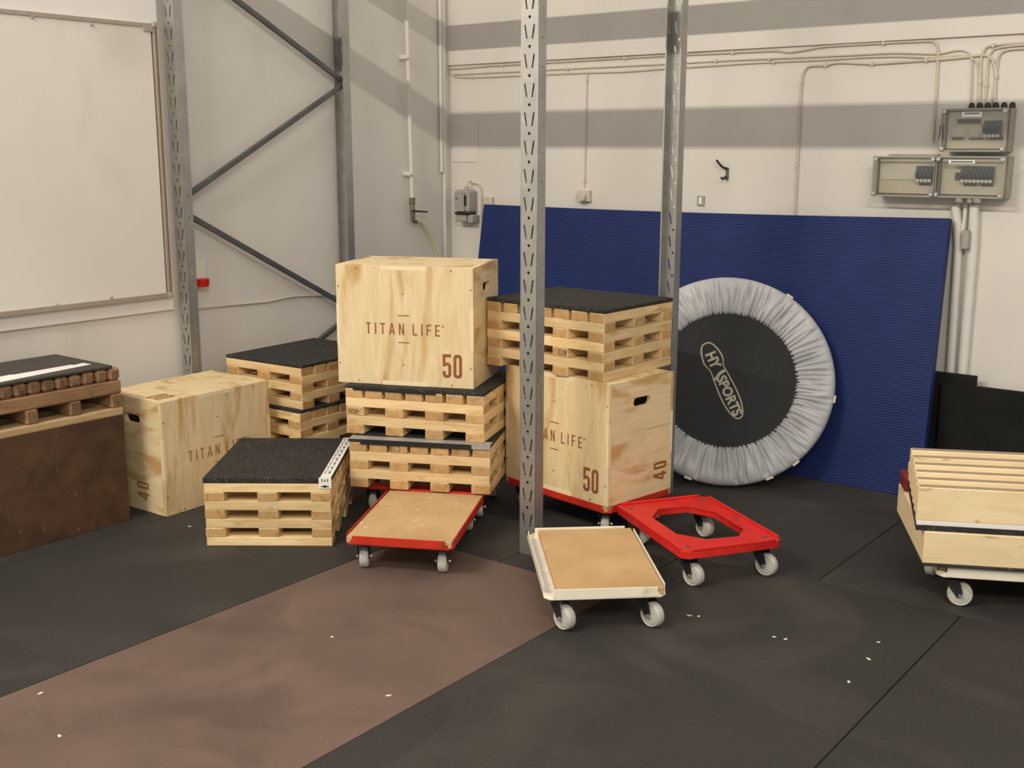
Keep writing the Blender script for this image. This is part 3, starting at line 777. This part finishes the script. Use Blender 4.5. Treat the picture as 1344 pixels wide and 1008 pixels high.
# ================================================================== PLYO BOXES
def rrect(x0, x1, y0, y1, rx, ry, n=5):
    pts = []
    for cx, cy, a0 in ((x1-rx, y0+ry, -90), (x1-rx, y1-ry, 0), (x0+rx, y1-ry, 90), (x0+rx, y0+ry, 180)):
        for k in range(n+1):
            a = R(a0+90*k/n); pts.append((cx+rx*math.cos(a), cy+ry*math.sin(a)))
    return pts
_gl = {}
def glyph(ch, h, mat):
    """condensed signage letter or digit, height h; returns mesh and width"""
    if (ch, h, mat) in _gl: return _gl[(ch, h, mat)]
    q = 0.125
    if ch == 'T': w = 0.46; L_ = [[(0, 1), (w, 1), (w, 1-q), (w/2+q/2, 1-q), (w/2+q/2, 0), (w/2-q/2, 0), (w/2-q/2, 1-q), (0, 1-q)]]
    elif ch == 'I': w = q; L_ = [[(0, 0), (w, 0), (w, 1), (0, 1)]]
    elif ch == 'L': w = 0.42; L_ = [[(0, 0), (w, 0), (w, q), (q, q), (q, 1), (0, 1)]]
    elif ch == 'F': w = 0.42; L_ = [[(0, 0), (q, 0), (q, 0.44), (w*0.9, 0.44), (w*0.9, 0.44+q), (q, 0.44+q), (q, 1-q), (w, 1-q), (w, 1), (0, 1)]]
    elif ch == 'E': w = 0.42; L_ = [[(0, 0), (w, 0), (w, q), (q, q), (q, 0.44), (w*0.9, 0.44), (w*0.9, 0.44+q), (q, 0.44+q), (q, 1-q), (w, 1-q), (w, 1), (0, 1)]]
    elif ch == 'N': w = 0.48; L_ = [[(0, 0), (0, 1), (q, 1), (w-q, 0.32), (w-q, 1), (w, 1), (w, 0), (w-q, 0), (q, 0.68), (q, 0)]]
    elif ch == 'A':
        w = 0.54; za = 0.82; xl = lambda z: q+(w/2-q)*z/za
        L_ = [[(0, 0), (w/2-q*0.55, 1), (w/2+q*0.55, 1), (w, 0), (w-q, 0), (w-xl(0.22), 0.22), (xl(0.22), 0.22), (q, 0)],
              [(xl(0.22+q), 0.22+q), (w-xl(0.22+q), 0.22+q), (w/2, za)]]
    elif ch == '0': w = 0.37; L_ = [rrect(0, w, 0, 1, 0.16, 0.16), rrect(0.13, w-0.13, 0.13, 0.87, 0.05, 0.06)]
    elif ch == '6': w = 0.37; L_ = [rrect(0, w, 0, 1, 0.16, 0.16), rrect(0.13, w-0.13, 0.13, 0.5, 0.05, 0.06)]
    elif ch == '5': w = 0.37; L_ = [[(0,1),(.36,1),(.36,.87),(.13,.87),(.13,.63),(.17,.655),(.24,.655),(.31,.62),(.36,.55),(.37,.48),(.37,.17),(.35,.08),(.29,.02),(.21,0),(.15,0),(.07,.02),(.015,.08),(0,.17),(0,.29),(.13,.29),(.13,.18),(.145,.14),(.185,.125),(.225,.14),(.24,.18),(.24,.47),(.225,.515),(.185,.53),(.145,.515),(.13,.485),(0,.485)]]
    elif ch == '4': w = 0.44; L_ = [[(0.23, 0), (0.36, 0), (0.36, 0.2), (w, 0.2), (w, 0.33), (0.36, 0.33), (0.36, 1), (0.21, 1), (0, 0.33), (0, 0.2), (0.23, 0.2)], [(0.125, 0.33), (0.23, 0.33), (0.23, 0.70)]]
    me = set_mat(shape2d([[(x*h, y*h) for x, y in lp] for lp in L_], 0.0012), mat)
    _gl[(ch, h, mat)] = (me, w*h)
    return _gl[(ch, h, mat)]
def plyo_box(label, loc, rz, top_print=False, prt='burn_print'):
    r = thing('plyo_box', label, 'wooden box', loc, rz, 'plywood jump boxes')
    Wd, Dd, Hd, t_ = 0.298, 0.198, 0.50, 0.018
    pm = 'plywood'
    def panel(name, *b, m=pm): return box_obj(name, *b, m, r, 0.0012)
    front = panel('front_panel', -Wd, Wd, -Dd, -Dd+t_, 0, Hd); back = panel('back_panel', -Wd, Wd, Dd-t_, Dd, 0, Hd)
    panel('top_panel', -Wd+t_, Wd-t_, -Dd+t_, Dd-t_, Hd-t_, Hd-0.0003); panel('bottom_panel', -Wd+t_, Wd-t_, -Dd+t_, Dd-t_, 0.0003, t_)
    # side panels with a handle slot
    y0, y1 = -Dd+t_, Dd-t_
    hole = []
    for k in range(17):
        a = -math.pi/2 + math.pi*k/16; hole.append((0.033+0.019*math.cos(a), 0.405+0.019*math.sin(a)))
    for k in range(17):
        a = math.pi/2 + math.pi*k/16; hole.append((-0.033+0.019*math.cos(a), 0.405+0.019*math.sin(a)))
    sm = set_mat(shape2d([[(y0, 0), (y1, 0), (y1, Hd), (y0, Hd)], hole], t_), 'plywood_side')
    P = Matrix(((0, 0, 1, 0), (1, 0, 0, 0), (0, 1, 0, 0), (0, 0, 0, 1)))
    sides = [obj('side_panel', sm, r, T((s*(Wd-t_/2), 0, 0)) @ P) for s in (-1, 1)]
    # finger-joint tabs flush in the faces
    e_ = 0.0007
    for s in (-1, 1):
        yf = s*Dd
        ya, yb = (yf-e_, yf+0.002) if s < 0 else (yf-0.002, yf+e_)
        box_obj('joint_tab', -0.10, 0.10, ya, yb, Hd-t_, Hd+0.0002, 'ply_edge', r); box_obj('joint_tab', -0.10, 0.10, ya, yb, 0.0, t_, 'ply_edge', r)
        for sx in (-1, 1):
            xa, xb = (sx*Wd-0.0002, sx*Wd+0.012) if sx < 0 else (sx*Wd-0.012, sx*Wd+0.0002)
            box_obj('joint_tab', xa, xb, ya, yb, 0.16, 0.335, 'ply_edge', r)
    for sx in (-1, 1):
        for sy in (-1, 1):
            xa, xb = (sx*Wd-e_, sx*Wd+0.002) if sx < 0 else (sx*Wd-0.002, sx*Wd+e_)
            ya, yb = (sy*Dd, sy*Dd+0.015) if sy < 0 else (sy*Dd-0.015, sy*Dd)
            box_obj('joint_tab', xa, xb, ya, yb, 0.16, 0.335, 'ply_edge', r)
    bm = bmesh.new(); b_lathe(bm, [(0.0032, 0), (0.0032, 0.0012)], 8); scr = mesh_of(bm, 'screw', 'dark_steel')
    for (x, z) in ((-0.205, 0.485), (0.205, 0.485), (-0.288, 0.41), (0.288, 0.41), (-0.288, 0.085), (0.288, 0.085), (-0.205, 0.012), (0.205, 0.012), (-0.005, 0.385), (-0.005, 0.088)):
        obj('screw', scr, r, T((x, -Dd-0.0001, z)) @ RX(R(90)))
    F = lambda x, z: T((x, -Dd-0.0003, z)) @ RX(R(90))
    x = -0.168
    for ch in 'TITAN LIFE':
        if ch == ' ': x += 0.020; continue
        me, gw = glyph(ch, 0.048, prt)
        obj('letter', me, r, F(x, 0.214)); x += gw+0.0172
    obj('registered_mark', set_mat(shape2d([circle(0, 0, 0.0055, 12), circle(0, 0, 0.0036, 12)], 0.0012), prt), r, F(x-0.004, 0.256))
    for z in (0.295, 0.182):
        obj('lettering_bar', set_mat(shape2d([[(-0.025, -0.002), (0.025, -0.002), (0.025, 0.002), (-0.025, 0.002)]], 0.0012), prt), r, F(-0.002, z))
    for ch, x in (('5', 0.166), ('0', 0.2125)):
        obj('digit', glyph(ch, 0.100, prt)[0], r, F(x, 0.042))
    for s in (-1, 1):
        # '40' turned so that it reads upwards
        M = T((s*(Wd+0.0003), (0.165 if s > 0 else -0.085), 0.050)) @ RZ(R(90*s)) @ RX(R(90)) @ RZ(R(90))
        for ch, x in (('4', 0.0), ('0', 0.0485)):
            obj('digit', glyph(ch, 0.082, prt)[0], r, M @ T((x, 0, 0)))
    if top_print:
        for ch, x in (('6', 0.0), ('0', 0.046)):
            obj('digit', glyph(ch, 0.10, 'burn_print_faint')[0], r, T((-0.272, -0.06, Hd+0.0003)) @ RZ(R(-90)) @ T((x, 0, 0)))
    return r
def centre(ox, oy, th, w, d):
    return ox+math.cos(th)*w/2-math.sin(th)*d/2, oy+math.sin(th)*w/2+math.cos(th)*d/2

th = 1.600; cx, cy = centre(-3.997, 2.757, th, 0.6, 0.4)
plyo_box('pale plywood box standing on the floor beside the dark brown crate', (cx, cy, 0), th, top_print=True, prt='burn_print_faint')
th = 0.411; cx, cy = centre(-3.474, 3.280, th, 0.6, 0.4)
B1 = (cx, cy, th)
th3 = 1.408; cx, cy = centre(-2.349, 3.655, th3, 0.4, 0.6)
B3 = (cx, cy, th3-math.pi/2)

# ================================================================== SLATTED PALLET BOXES with rubber tops
_sl = {}
def slat_mesh(l, w, h, mat='slat_wood'):
    k = (round(l, 4), round(w, 4), round(h, 4), mat)
    if k not in _sl:
        bm = bmesh.new(); b_box(bm, -l/2, l/2, -w/2, w/2, -h/2, h/2, 0.002); _sl[k] = mesh_of(bm, 'slat', mat)
    return _sl[k]
def pallet_box(label, loc, rz, n, lay, Ld=0.6, Sd=0.5, mat_t=0.015, mat_x=0.0, wood='slat_wood', group='slatted wooden step boxes'):
    """Ld along local x, Sd along local y; layers alternate, uppermost has seven boards whose ends show on the long side"""
    r = thing('slatted_step_box', label, 'wooden step', loc, rz, group)
    w = 0.078
    for i in range(n):
        z = lay*(i+0.5)
        j = rnd.uniform(-0.002, 0.002)
        if i % 2 == 0:
            cnt = 7 if i == n-1 else 4
            for k in range(cnt):
                wk = 0.0725 if cnt == 7 else w
                x = -Ld/2+wk/2+(Ld-wk)*k/(cnt-1)
                obj('slat', slat_mesh(Sd, wk, lay-0.0006, wood), r, T((x, rnd.uniform(-0.002, 0.002), z)) @ RZ(R(90)))
        else:
            for k in range(3):
                y = -Sd/2+w/2+(Sd-w)*k/2
                obj('slat', slat_mesh(Ld, w, lay-0.0006, wood), r, T((rnd.uniform(-0.002, 0.002), y, z)))
    zt = n*lay
    box_obj('rubber_top', -Ld/2-0.002+mat_x, Ld/2+0.002+mat_x, -Sd/2-0.002, Sd/2+0.002, zt, zt+mat_t, 'rubber_mat', r, 0.003)
    return r, zt+mat_t
def stamp(r, s, x, y, z, w_, h_, rz=0):
    obj('stamp_print', set_mat(text_mesh(s, w_, h_, 0.0008, 0.0), 'label_print'), r, T((x, y, z)) @ RX(R(90)) @ RZ(rz))

# --- front one on the floor (short side towards the viewer), with measuring tape
th = 0.655; w_, d_ = 0.498, 0.62
cx, cy = centre(-3.571, 2.637, th, w_, d_)
pf, zt = pallet_box('slatted pallet-wood step on the floor with printed white tape on its rubber top', (cx, cy, 0), th+math.pi/2, 7, 0.0368, 0.62, 0.498, 0.024)
# local axes: x = depth (away), y = -right ; right edge is y=-0.249, front is x=-0.31
box_obj('tape_strip', -0.314, 0.312, -0.252, -0.210, zt+0.0002, zt+0.0015, 'label_white', pf)
box_obj('tape_fold', -0.3155, -0.3125, -0.254, -0.205, zt-0.042, zt+0.0015, 'label_white', pf)
for k in range(9):
    x = -0.26+k*0.064
    box_obj('tape_print', x, x+0.038, -0.222, -0.218, zt+0.0015, zt+0.0019, 'label_print', pf)
    box_obj('tape_print', x+0.006, x+0.034, -0.240, -0.232, zt+0.0015, zt+0.0019, 'label_print', pf)
    box_obj('tape_print', x+0.045, x+0.049, -0.244, -0.214, zt+0.0015, zt+0.0019, 'label_print', pf)
box_obj('tape_print', -0.3162, -0.3154, -0.246, -0.213, zt-0.036, zt-0.032, 'black_tape', pf)
box_obj('tape_print', -0.3162, -0.3154, -0.236, -0.222, zt-0.038, zt-0.029, 'black_tape', pf)
box_obj('tape_print', -0.3162, -0.3154, -0.232, -0.226, zt-0.014, zt-0.006, 'red_print', pf)
box_obj('tape_print', -0.3162, -0.3154, -0.242, -0.238, zt-0.016, zt-0.003, 'label_print', pf)
box_obj('tape_print', -0.3162, -0.3154, -0.220, -0.216, zt-0.016, zt-0.003, 'label_print', pf)

# --- centre stack
DECK = 0.152
LY = 0.0388
th = 0.468; cx, cy = centre(-3.340, 3.205, th, 0.6, 0.5)
PL = (cx, cy, th)
pl, z1 = pallet_box('lower slatted step of the centre stack, stamped with dark lettering, on red dolly', (cx, cy, DECK), th, 5, LY)
stamp(pl, 'C18', -0.100, -0.2525, 4.5*LY, 0.044, 0.024, math.pi)
box_obj('silver_tape', -0.30, 0.302, -0.2545, -0.20, 5*LY+0.0152, 5*LY+0.0165, 'silver_tape', pl)
box_obj('silver_tape', 0.225, 0.303, -0.2560, -0.2535, 5*LY-0.002, 5*LY+0.0165, 'silver_tape', pl)
box_obj('black_tape', -0.25, 0.225, -0.2555, -0.2535, 5*LY-0.006, 5*LY+0.0160, 'black_tape', pl)
th = 0.354+0.02; cx, cy = centre(-3.412, 3.262, th, 0.61, 0.5)
pu, z2 = pallet_box('upper slatted step of the centre stack, directly under the large plywood box', (cx, cy, DECK+z1+0.0017), th, 5, LY, 0.61)
stamp(pu, '1TCOM', -0.270, -0.2525, 2.5*LY, 0.044, 0.018)
box_obj('silver_tape', -0.27, 0.10, -0.2555, -0.2535, 5*LY-0.005, 5*LY+0.004, 'black_tape', pu)
plyo_box('large plywood box on top of the centre stack of slatted steps', (B1[0], B1[1], DECK+z1+0.0017+z2), B1[2])

# --- right stack: plywood box on red dolly, slatted step on top
plyo_box('plywood box on a red dolly under a tall slatted step', (B3[0], B3[1], 0.143), B3[2])
th = 1.534; cx, cy = centre(-2.391, 3.675, th, 0.495, 0.606)
p3, z3 = pallet_box('tall slatted step with black rubber top atop the plywood box on red dolly', (cx, cy, 0.6432), th-math.pi/2, 7, 0.0388, 0.606, 0.495, 0.016)
stamp(p3, 'C18', 0.100, -0.2500, 2.5*0.0388, 0.042, 0.024)

# --- back left pair
th = 1.63; cx, cy = centre(-3.885, 3.440, th, 0.6, 0.5)
PB = (cx, cy, th)
pb2, zb2 = pallet_box('lower of two slatted steps stacked by the left wall behind the floor box', (cx+0.01, cy-0.012, DECK), th-0.03, 5, LY)
pallet_box('upper of two slatted steps stacked by the left wall behind the floor box', (cx, cy, DECK+zb2), th, 5, LY)

# ================================================================== BROWN CRATE and old pallet
cr = thing('wooden_crate', 'big scuffed dark brown wooden crate on the floor along left wall', 'crate', (-4.32, 1.95, 0))
ci = T((4.32, -1.95, 0))
def cpart(o): o.parent = cr; o.matrix_parent_inverse = ci; return o
YE = 2.642; YS = 1.25; ZC = 0.457
cpart(box_obj('front_panel', -4.108, -4.090, YS, YE, 0.0, ZC, 'brown_crate', bev=0.002))
cpart(box_obj('back_panel', -4.545, -4.527, YS, YE, 0.0, ZC, 'brown_crate', bev=0.002))
cpart(box_obj('end_panel', -4.527, -4.108, YE-0.018, YE-0.001, 0.0, ZC-0.0005, 'brown_crate', bev=0.002))
cpart(box_obj('end_panel', -4.527, -4.108, YS, YS+0.018, 0.0, ZC-0.0005, 'brown_crate', bev=0.002))
cpart(box_obj('top_panel', -4.527, -4.108, YS+0.018, YE-0.018, ZC-0.018, ZC-0.0005, 'brown_crate', bev=0.002))
op = thing('old_pallet', 'old dark-stained pallet with rounded plank ends lying on the brown crate', 'pallet', (-4.32, 1.95, ZC))
oi = T((4.32, -1.95, -ZC))
def opart(o): o.parent = op; o.matrix_parent_inverse = oi; return o
def slat_on(name, x0, x1, y0, y1, z0, z1, mat, along_x, bev=0.006):
    l, w, h = (x1-x0, y1-y0, z1-z0) if along_x else (y1-y0, x1-x0, z1-z0)
    bm = bmesh.new(); b_box(bm, -l/2, l/2, -w/2, w/2, -h/2, h/2, bev)
    o = obj(name, mesh_of(bm, name, mat), None, T(((x0+x1)/2, (y0+y1)/2, (z0+z1)/2)) @ (Matrix() if along_x else RZ(R(90))))
    return opart(o)
XF, XB_ = -4.088, -4.52
for x0 in (XF-0.085, (XF+XB_)/2-0.04, XB_):
    slat_on('bottom_board', x0, x0+0.085, YS+0.03, YE+0.002, ZC+0.0003, ZC+0.035, 'old_wood_pale', False)
    slat_on('stringer_board', x0, x0+0.085, YS+0.03, YE, ZC+0.0935, ZC+0.149, 'old_wood', False)
y = YE
while y > YS+0.1:
    slat_on('bearer', XB_, XF-0.001, y-0.051, y, ZC+0.0352, ZC+0.0933, 'old_wood', True); y -= 0.1855
y = YE-0.001; k = 0
drop = {3: 0.004, 4: 0.003, 5: 0.005}
while y > YS+0.1:
    zt_k = ZC+0.203-drop.get(k, 0)
    slat_on('top_plank', XB_, XF-0.001+rnd.uniform(-0.003, 0.003), y-0.053, y, ZC+0.1492, zt_k, 'old_wood', True, 0.011); y -= 0.0578; k += 1
ms = thing('rubber_sheet', 'thin dark rubber sheet with a torn white tape strip on the old pallet', 'rubber sheet', (-4.3, 1.95, ZC+0.2035))
box_obj('sheet', -0.207, 0.215, -0.66, 0.655, 0.0, 0.012, 'sheet_grey', ms, 0.003)
me = shape2d([[(0.120, -0.66), (0.206, -0.66), (0.185, 0.20), (0.130, 0.612), (0.078, 0.605), (0.092, 0.560), (0.075, 0.55), (0.090, 0.30), (0.080, 0.29), (0.105, 0.05), (0.095, 0.02)]], 0.001)
obj('white_tape', set_mat(me, 'label_white'), ms, T((0, 0, 0.0127)))

# ================================================================== DOLLIES
CW = 0.042
def caster_meshes():
    bm = bmesh.new()                                            # fork: plate, swivel and two arms, wheel axis along local x
    b_box(bm, -0.032, 0.032, -0.032, 0.032, 0.112, 0.116)
    b_lathe(bm, [(0.024, 0.100), (0.026, 0.112)], 14)
    for s in (-1, 1):
        xa = 0.0215*s
        vs = [(-0.020, 0.104), (0.022, 0.104), (0.036, 0.050), (0.030, 0.034), (0.018, 0.034), (-0.016, 0.078)]
        f = [bm.verts.new((xa-0.0015, y, z)) for y, z in vs]; q = [bm.verts.new((xa+0.0015, y, z)) for y, z in vs]
        bm.faces.new(f); bm.faces.new(q[::-1])
        for k in range(len(vs)): bm.faces.new((f[k], f[(k+1) % len(vs)], q[(k+1) % len(vs)], q[k]))
    b_box(bm, -0.023, 0.023, -0.020, 0.024, 0.098, 0.102)
    fork = mesh_of(bm, 'caster', 'caster_black')
    bm = bmesh.new(); b_lathe(bm, [(0.012, -0.0175), (0.030, -0.0165), (0.032, -0.013), (0.037, -0.0165), (CW-0.001, -0.012), (CW, -0.006), (CW, 0.006), (CW-0.001, 0.012), (0.037, 0.0165), (0.032, 0.013), (0.030, 0.0165), (0.012, 0.0175)], 28)
    wheel = mesh_of(bm, 'wheel', 'wheel_grey', True)
    bm = bmesh.new(); b_lathe(bm, [(0.0065, -0.029), (0.0065, 0.029)], 8); axle = mesh_of(bm, 'axle', 'zinc')
    return fork, wheel, axle
FORK, WHEEL, AXLE = caster_meshes()
def add_casters(r, sx, sy, angs, zs=1.0):
    k = 0
    for ix in (-1, 1):
        for iy in (-1, 1):
            c = obj('caster', FORK, r, T((ix*sx, iy*sy, 0)) @ RZ(angs[k])); k += 1
            obj('wheel', WHEEL, c, T((0, 0.028, CW)) @ RY(R(90))); obj('axle', AXLE, c, T((0, 0.028, CW)) @ RY(R(90)))
def chamf(w, d, c):
    return [(-w+c, -d), (w-c, -d), (w, -d+c), (w, d-c), (w-c, d), (-w+c, d), (-w, d-c), (-w, -d+c)]
def dolly(label, loc, rz, paint, angs, board=None, w=0.205, d=0.305, rim=0.034, board_x=(-0.198, 0.198), gaps=0.03, group='four-wheeled dollies'):
    """short side along local x, long side along local y"""
    r = thing('wheeled_dolly', label, 'dolly', loc, rz, group)
    z0 = 0.1165
    me = set_mat(shape2d([chamf(w, d, 0.02), chamf(w-0.06, d-0.07, 0.05)], 0.004), paint); obj('deck_frame', me, r, T((0, 0, z0+0.002)))
    zt = z0+rim
    box_obj('rim', -w+gaps, w-gaps, -d, -d+0.003, z0, zt, paint, r, 0.001); box_obj('rim', -w+gaps, w-gaps, d-0.003, d, z0, zt, paint, r, 0.001)
    box_obj('rim', -w, -w+0.003, -d+gaps, d-gaps, z0, zt, paint, r, 0.001); box_obj('rim', w-0.003, w, -d+gaps, d-gaps, z0, zt, paint, r, 0.001)
    for ix in (-1, 1):
        for iy in (-1, 1):
            M = T((ix*(w-gaps/2), iy*(d-gaps/2), z0)) @ RZ(R(-45*ix*iy))
            bm = bmesh.new(); ln = gaps*math.sqrt(2)/2
            b_box(bm, -ln, ln, -0.0015, 0.0015, 0, 0.016, 0.0005); obj('corner_plate', mesh_of(bm, 'corner_plate', paint), r, M)
    if board:
        box_obj('deck_board', board_x[0], board_x[1], -d+0.008, d-0.008, z0+0.0045, zt-0.006, board, r, 0.0015)
    add_casters(r, w-0.055, d-0.06, angs)
    return r

# cream one with board, standing free
th = 0.740; cx, cy = centre(-2.022, 2.786, th, 0.40, 0.61)
cd = dolly('cream metal dolly with bare brown board, standing free in front of the upright', (cx, cy, 0), th, 'cream_paint', [R(-146), R(-160), R(-142), R(150)], 'fibreboard', 0.20, 0.305, 0.036, (-0.158, 0.192))
for y, s in ((-0.2, 0.05), (-0.1, 0.04), (0.02, 0.06), (0.13, 0.04), (0.22, 0.05)):
    box_obj('dried_glue', -0.190, -0.164, y-s, y+s, 0.1206, 0.1225, 'dust_white', cd, 0.0005)

# red one with stained board, in front of the centre stack
th = 0.489; cx, cy = centre(-2.919, 2.762, th, 0.41, 0.60)
dolly('red metal dolly with stained bare board, sticking out before the centre stack', (cx, cy, 0), th, 'red_paint', [R(12), R(10), R(6), R(20)], 'fibreboard_stained', 0.205, 0.30, 0.034)
# red one below the centre stack (long side along the front)
u = Vector((math.cos(0.468), math.sin(0.468), 0)); v = Vector((-math.sin(0.468), math.cos(0.468), 0))
c0 = Vector((PL[0], PL[1], 0)) + v*0.040 - u*0.015
dolly('red metal dolly carrying the centre stack of slatted steps', (c0.x, c0.y, 0), PL[2]+math.pi/2, 'red_paint', [R(-80), R(-90), R(-70), R(-95)], None, 0.200, 0.295)
# red one below the plywood box of the right stack
dolly('red metal dolly carrying a plywood box directly, partly behind the bare red dolly frame', (B3[0], B3[1], 0), B3[2]+math.pi/2, 'red_paint', [R(-50), R(-90), R(-70), R(-60)], 'fibreboard', 0.205, 0.305, 0.029)
# hidden one carrying the back left pair
dolly('red metal dolly carrying the two slatted steps by the left wall', (PB[0], PB[1], 0), PB[2]+math.pi/2, 'red_paint', [0, 0.4, 0.8, 1.2], None, 0.205, 0.305)

# bare red plastic dolly
th = 0.999; cx, cy = centre(-1.852, 3.385, th, 0.41, 0.58)
r = thing('wheeled_dolly', 'bare bright red dolly frame with an eight-sided opening in its middle', 'dolly', (cx, cy, 0), th, 'four-wheeled dollies')
w, d = 0.205, 0.290
hole = [(-0.130, -0.095), (-0.055, -0.185), (0.075, -0.195), (0.135, -0.130), (0.135, 0.095), (0.065, 0.190), (-0.060, 0.195), (-0.130, 0.110)]
obj('frame_plate', set_mat(shape2d([chamf(w, d, 0.022), hole], 0.008), 'red_plastic'), r, T((0, 0, 0.138)))
hole2 = [(x*0.985, y*0.988) for x, y in hole]
ho = [(x*1.03, y*1.02) for x, y in hole]
obj('opening_rim', set_mat(shape2d([ho, hole], 0.0215), 'red_plastic'), r, T((0, 0, 0.1267)))
obj('outer_skirt', set_mat(shape2d([chamf(w, d, 0.022), chamf(w-0.006, d-0.006, 0.02)], 0.0175), 'red_plastic'), r, T((0, 0, 0.1252)))
for (x0, x1, y0, y1) in ((-w, -w+0.006, -d+0.03, d-0.03), (w-0.006, w, -d+0.03, d-0.03), (-w+0.03, w-0.03, -d, -d+0.006), (-w+0.03, w-0.03, d-0.006, d)):
    box_obj('rim', x0, x1, y0, y1, 0.1421, 0.152, 'red_plastic', r, 0.002)
bm = bmesh.new(); b_lathe(bm, [(0.009, 0), (0.009, 0.002)], 10); bolt = mesh_of(bm, 'bolt', 'dark_steel')
for ix in (-1, 1):
    for iy in (-1, 1):
        obj('bolt', bolt, r, T((ix*0.160, iy*0.235, 0.1421)))
        box_obj('mount_block', ix*0.15-0.034, ix*0.15+0.034, iy*0.228-0.034, iy*0.228+0.034, 0.1165, 0.1338, 'red_plastic', r)
add_casters(r, 0.15, 0.228, [R(-160), R(-140), R(-152), R(-165)])

# ================================================================== PLANK STACK on a cream dolly (right)
th = R(27.6); u = Vector((math.cos(th), math.sin(th), 0)); v = Vector((-math.sin(th), math.cos(th), 0))
o0 = Vector((-1.133, 3.742, 0))
Lp = 0.80
c0 = o0 + u*0.058 + v*0.015 + u*0.305 + v*0.205
dolly('cream metal dolly carrying the wooden planks', (c0.x, c0.y, 0), th+math.pi/2, 'cream_paint', [R(150), R(170), R(140), R(60)], 'fibreboard', 0.205, 0.305, 0.040, (-0.185, 0.185))
zd = 0.1572
lb = thing('plank_box', 'low open plank box with rubber base on cream dolly, below stepped planks', 'wooden box', (o0.x, o0.y, zd), th)
box_obj('rubber_base', 0, Lp, -0.003, 0.58, 0, 0.0091, 'rubber_mat', lb, 0.002)
box_obj('front_board', 0.002, Lp, 0.002, 0.034, 0.0092, 0.122, 'plank_wood', lb, 0.003)
for k, (x0, x1) in enumerate(((0.002, 0.030),)):
    bm = bmesh.new(); b_box(bm, -0.272, 0.272, -0.014, 0.014, -0.0564, 0.0564, 0.003)
    obj('side_board', mesh_of(bm, 'side_board', 'plank_wood'), lb, T((0.016, 0.3065, 0.0656)) @ RZ(R(90)))
    obj('side_board', lb.children[-1].data, lb, T((Lp-0.016, 0.3065, 0.0656)) @ RZ(R(90)))
box_obj('inner_board', 0.031, 0.060, 0.20, 0.55, 0.0092, 0.145, 'plank_wood', lb, 0.003)
box_obj('back_board', 0.031, Lp-0.031, 0.548, 0.578, 0.0092, 0.21, 'plank_wood', lb, 0.003)
box_obj('red_block', 0.004, 0.030, 0.46, 0.578, 0.1222, 0.178, 'dark_red', lb, 0.004)
box_obj('support_rail', 0.08, Lp-0.08, 0.215, 0.24, 0.0092, 0.185, 'plank_wood', lb, 0.003)

sp = thing('stepped_plank_stack', 'six pale planks stacked like steps on a black rubber base atop the low plank box', 'wooden step',
           (o0.x+u.x*-0.026+v.x*0.010, o0.y+u.y*-0.026+v.y*0.010, zd+0.1222), th)
NB, dy, dz, hb = 6, 0.036, 0.0160, 0.118
bm = bmesh.new()
prof = [(0, 0), (0.036*NB, dz*NB-0.004), (0.036*NB, dz*NB+0.014), (0, 0.019)]
f = [bm.verts.new((0, y, z)) for y, z in prof]; q = [bm.verts.new((Lp, y, z)) for y, z in prof]
bm.faces.new(f); bm.faces.new(q[::-1])
for k in range(4): bm.faces.new((f[k], f[(k+1) % 4], q[(k+1) % 4], q[k]))
obj('rubber_base', mesh_of(bm, 'rubber_base', 'rubber_mat'), sp)
for i in range(NB):
    y0, z0 = i*dy, 0.0205+i*dz + 0.014
    bm = bmesh.new(); b_box(bm, -Lp/2, Lp/2, -dy/2+0.0005, dy/2-0.0005, 0, hb, 0.003)
    pk = obj('plank', mesh_of(bm, 'plank', 'plank_wood'), sp, T((Lp/2, y0+dy/2, z0)))
    bm = bmesh.new(); b_box(bm, -Lp/2+0.003, Lp/2-0.003, -dy/2+0.0035, dy/2-0.003, 0, 0.0012)
    obj('weathered_edge', mesh_of(bm, 'weathered_edge', 'plank_edge'), pk, T((0, 0, hb-0.0004)))
box_obj('pale_band', 0.001, Lp-0.001, 0.0006, 0.030, 0.0195, 0.0350, 'label_white', sp, 0.001)

# ================================================================== white flecks on the floor
bm = bmesh.new()
b_lathe(bm, [(0.006, 0), (0.007, 0.0008), (0.003, 0.002)], 6)
fl = mesh_of(bm, 'paper_fleck', 'dust_white')
spots = [(1016, 836), (1031, 839), (1140, 865), (1153, 843), (1114, 895), (905, 808), (917, 809), (78, 966), (510, 913), (436, 836), (249, 691), (53, 910)]
for k, (px, py) in enumerate(spots):
    p = at_z(px, py, 0.0)
    o = obj('paper_fleck', fl, None, T((p.x, p.y, 0.0002)) @ RZ(k*1.3) @ Matrix.Diagonal((1.0+0.25*(k % 3), 0.7, 0.8, 1)))
    brown = px < 700 and px != 249
    tag(o, 'tiny white fleck lying on the brown floor tiles' if brown else 'tiny white fleck lying on the black floor tiles', 'litter', 'white flecks on brown tiles' if brown else 'white flecks on black tiles')
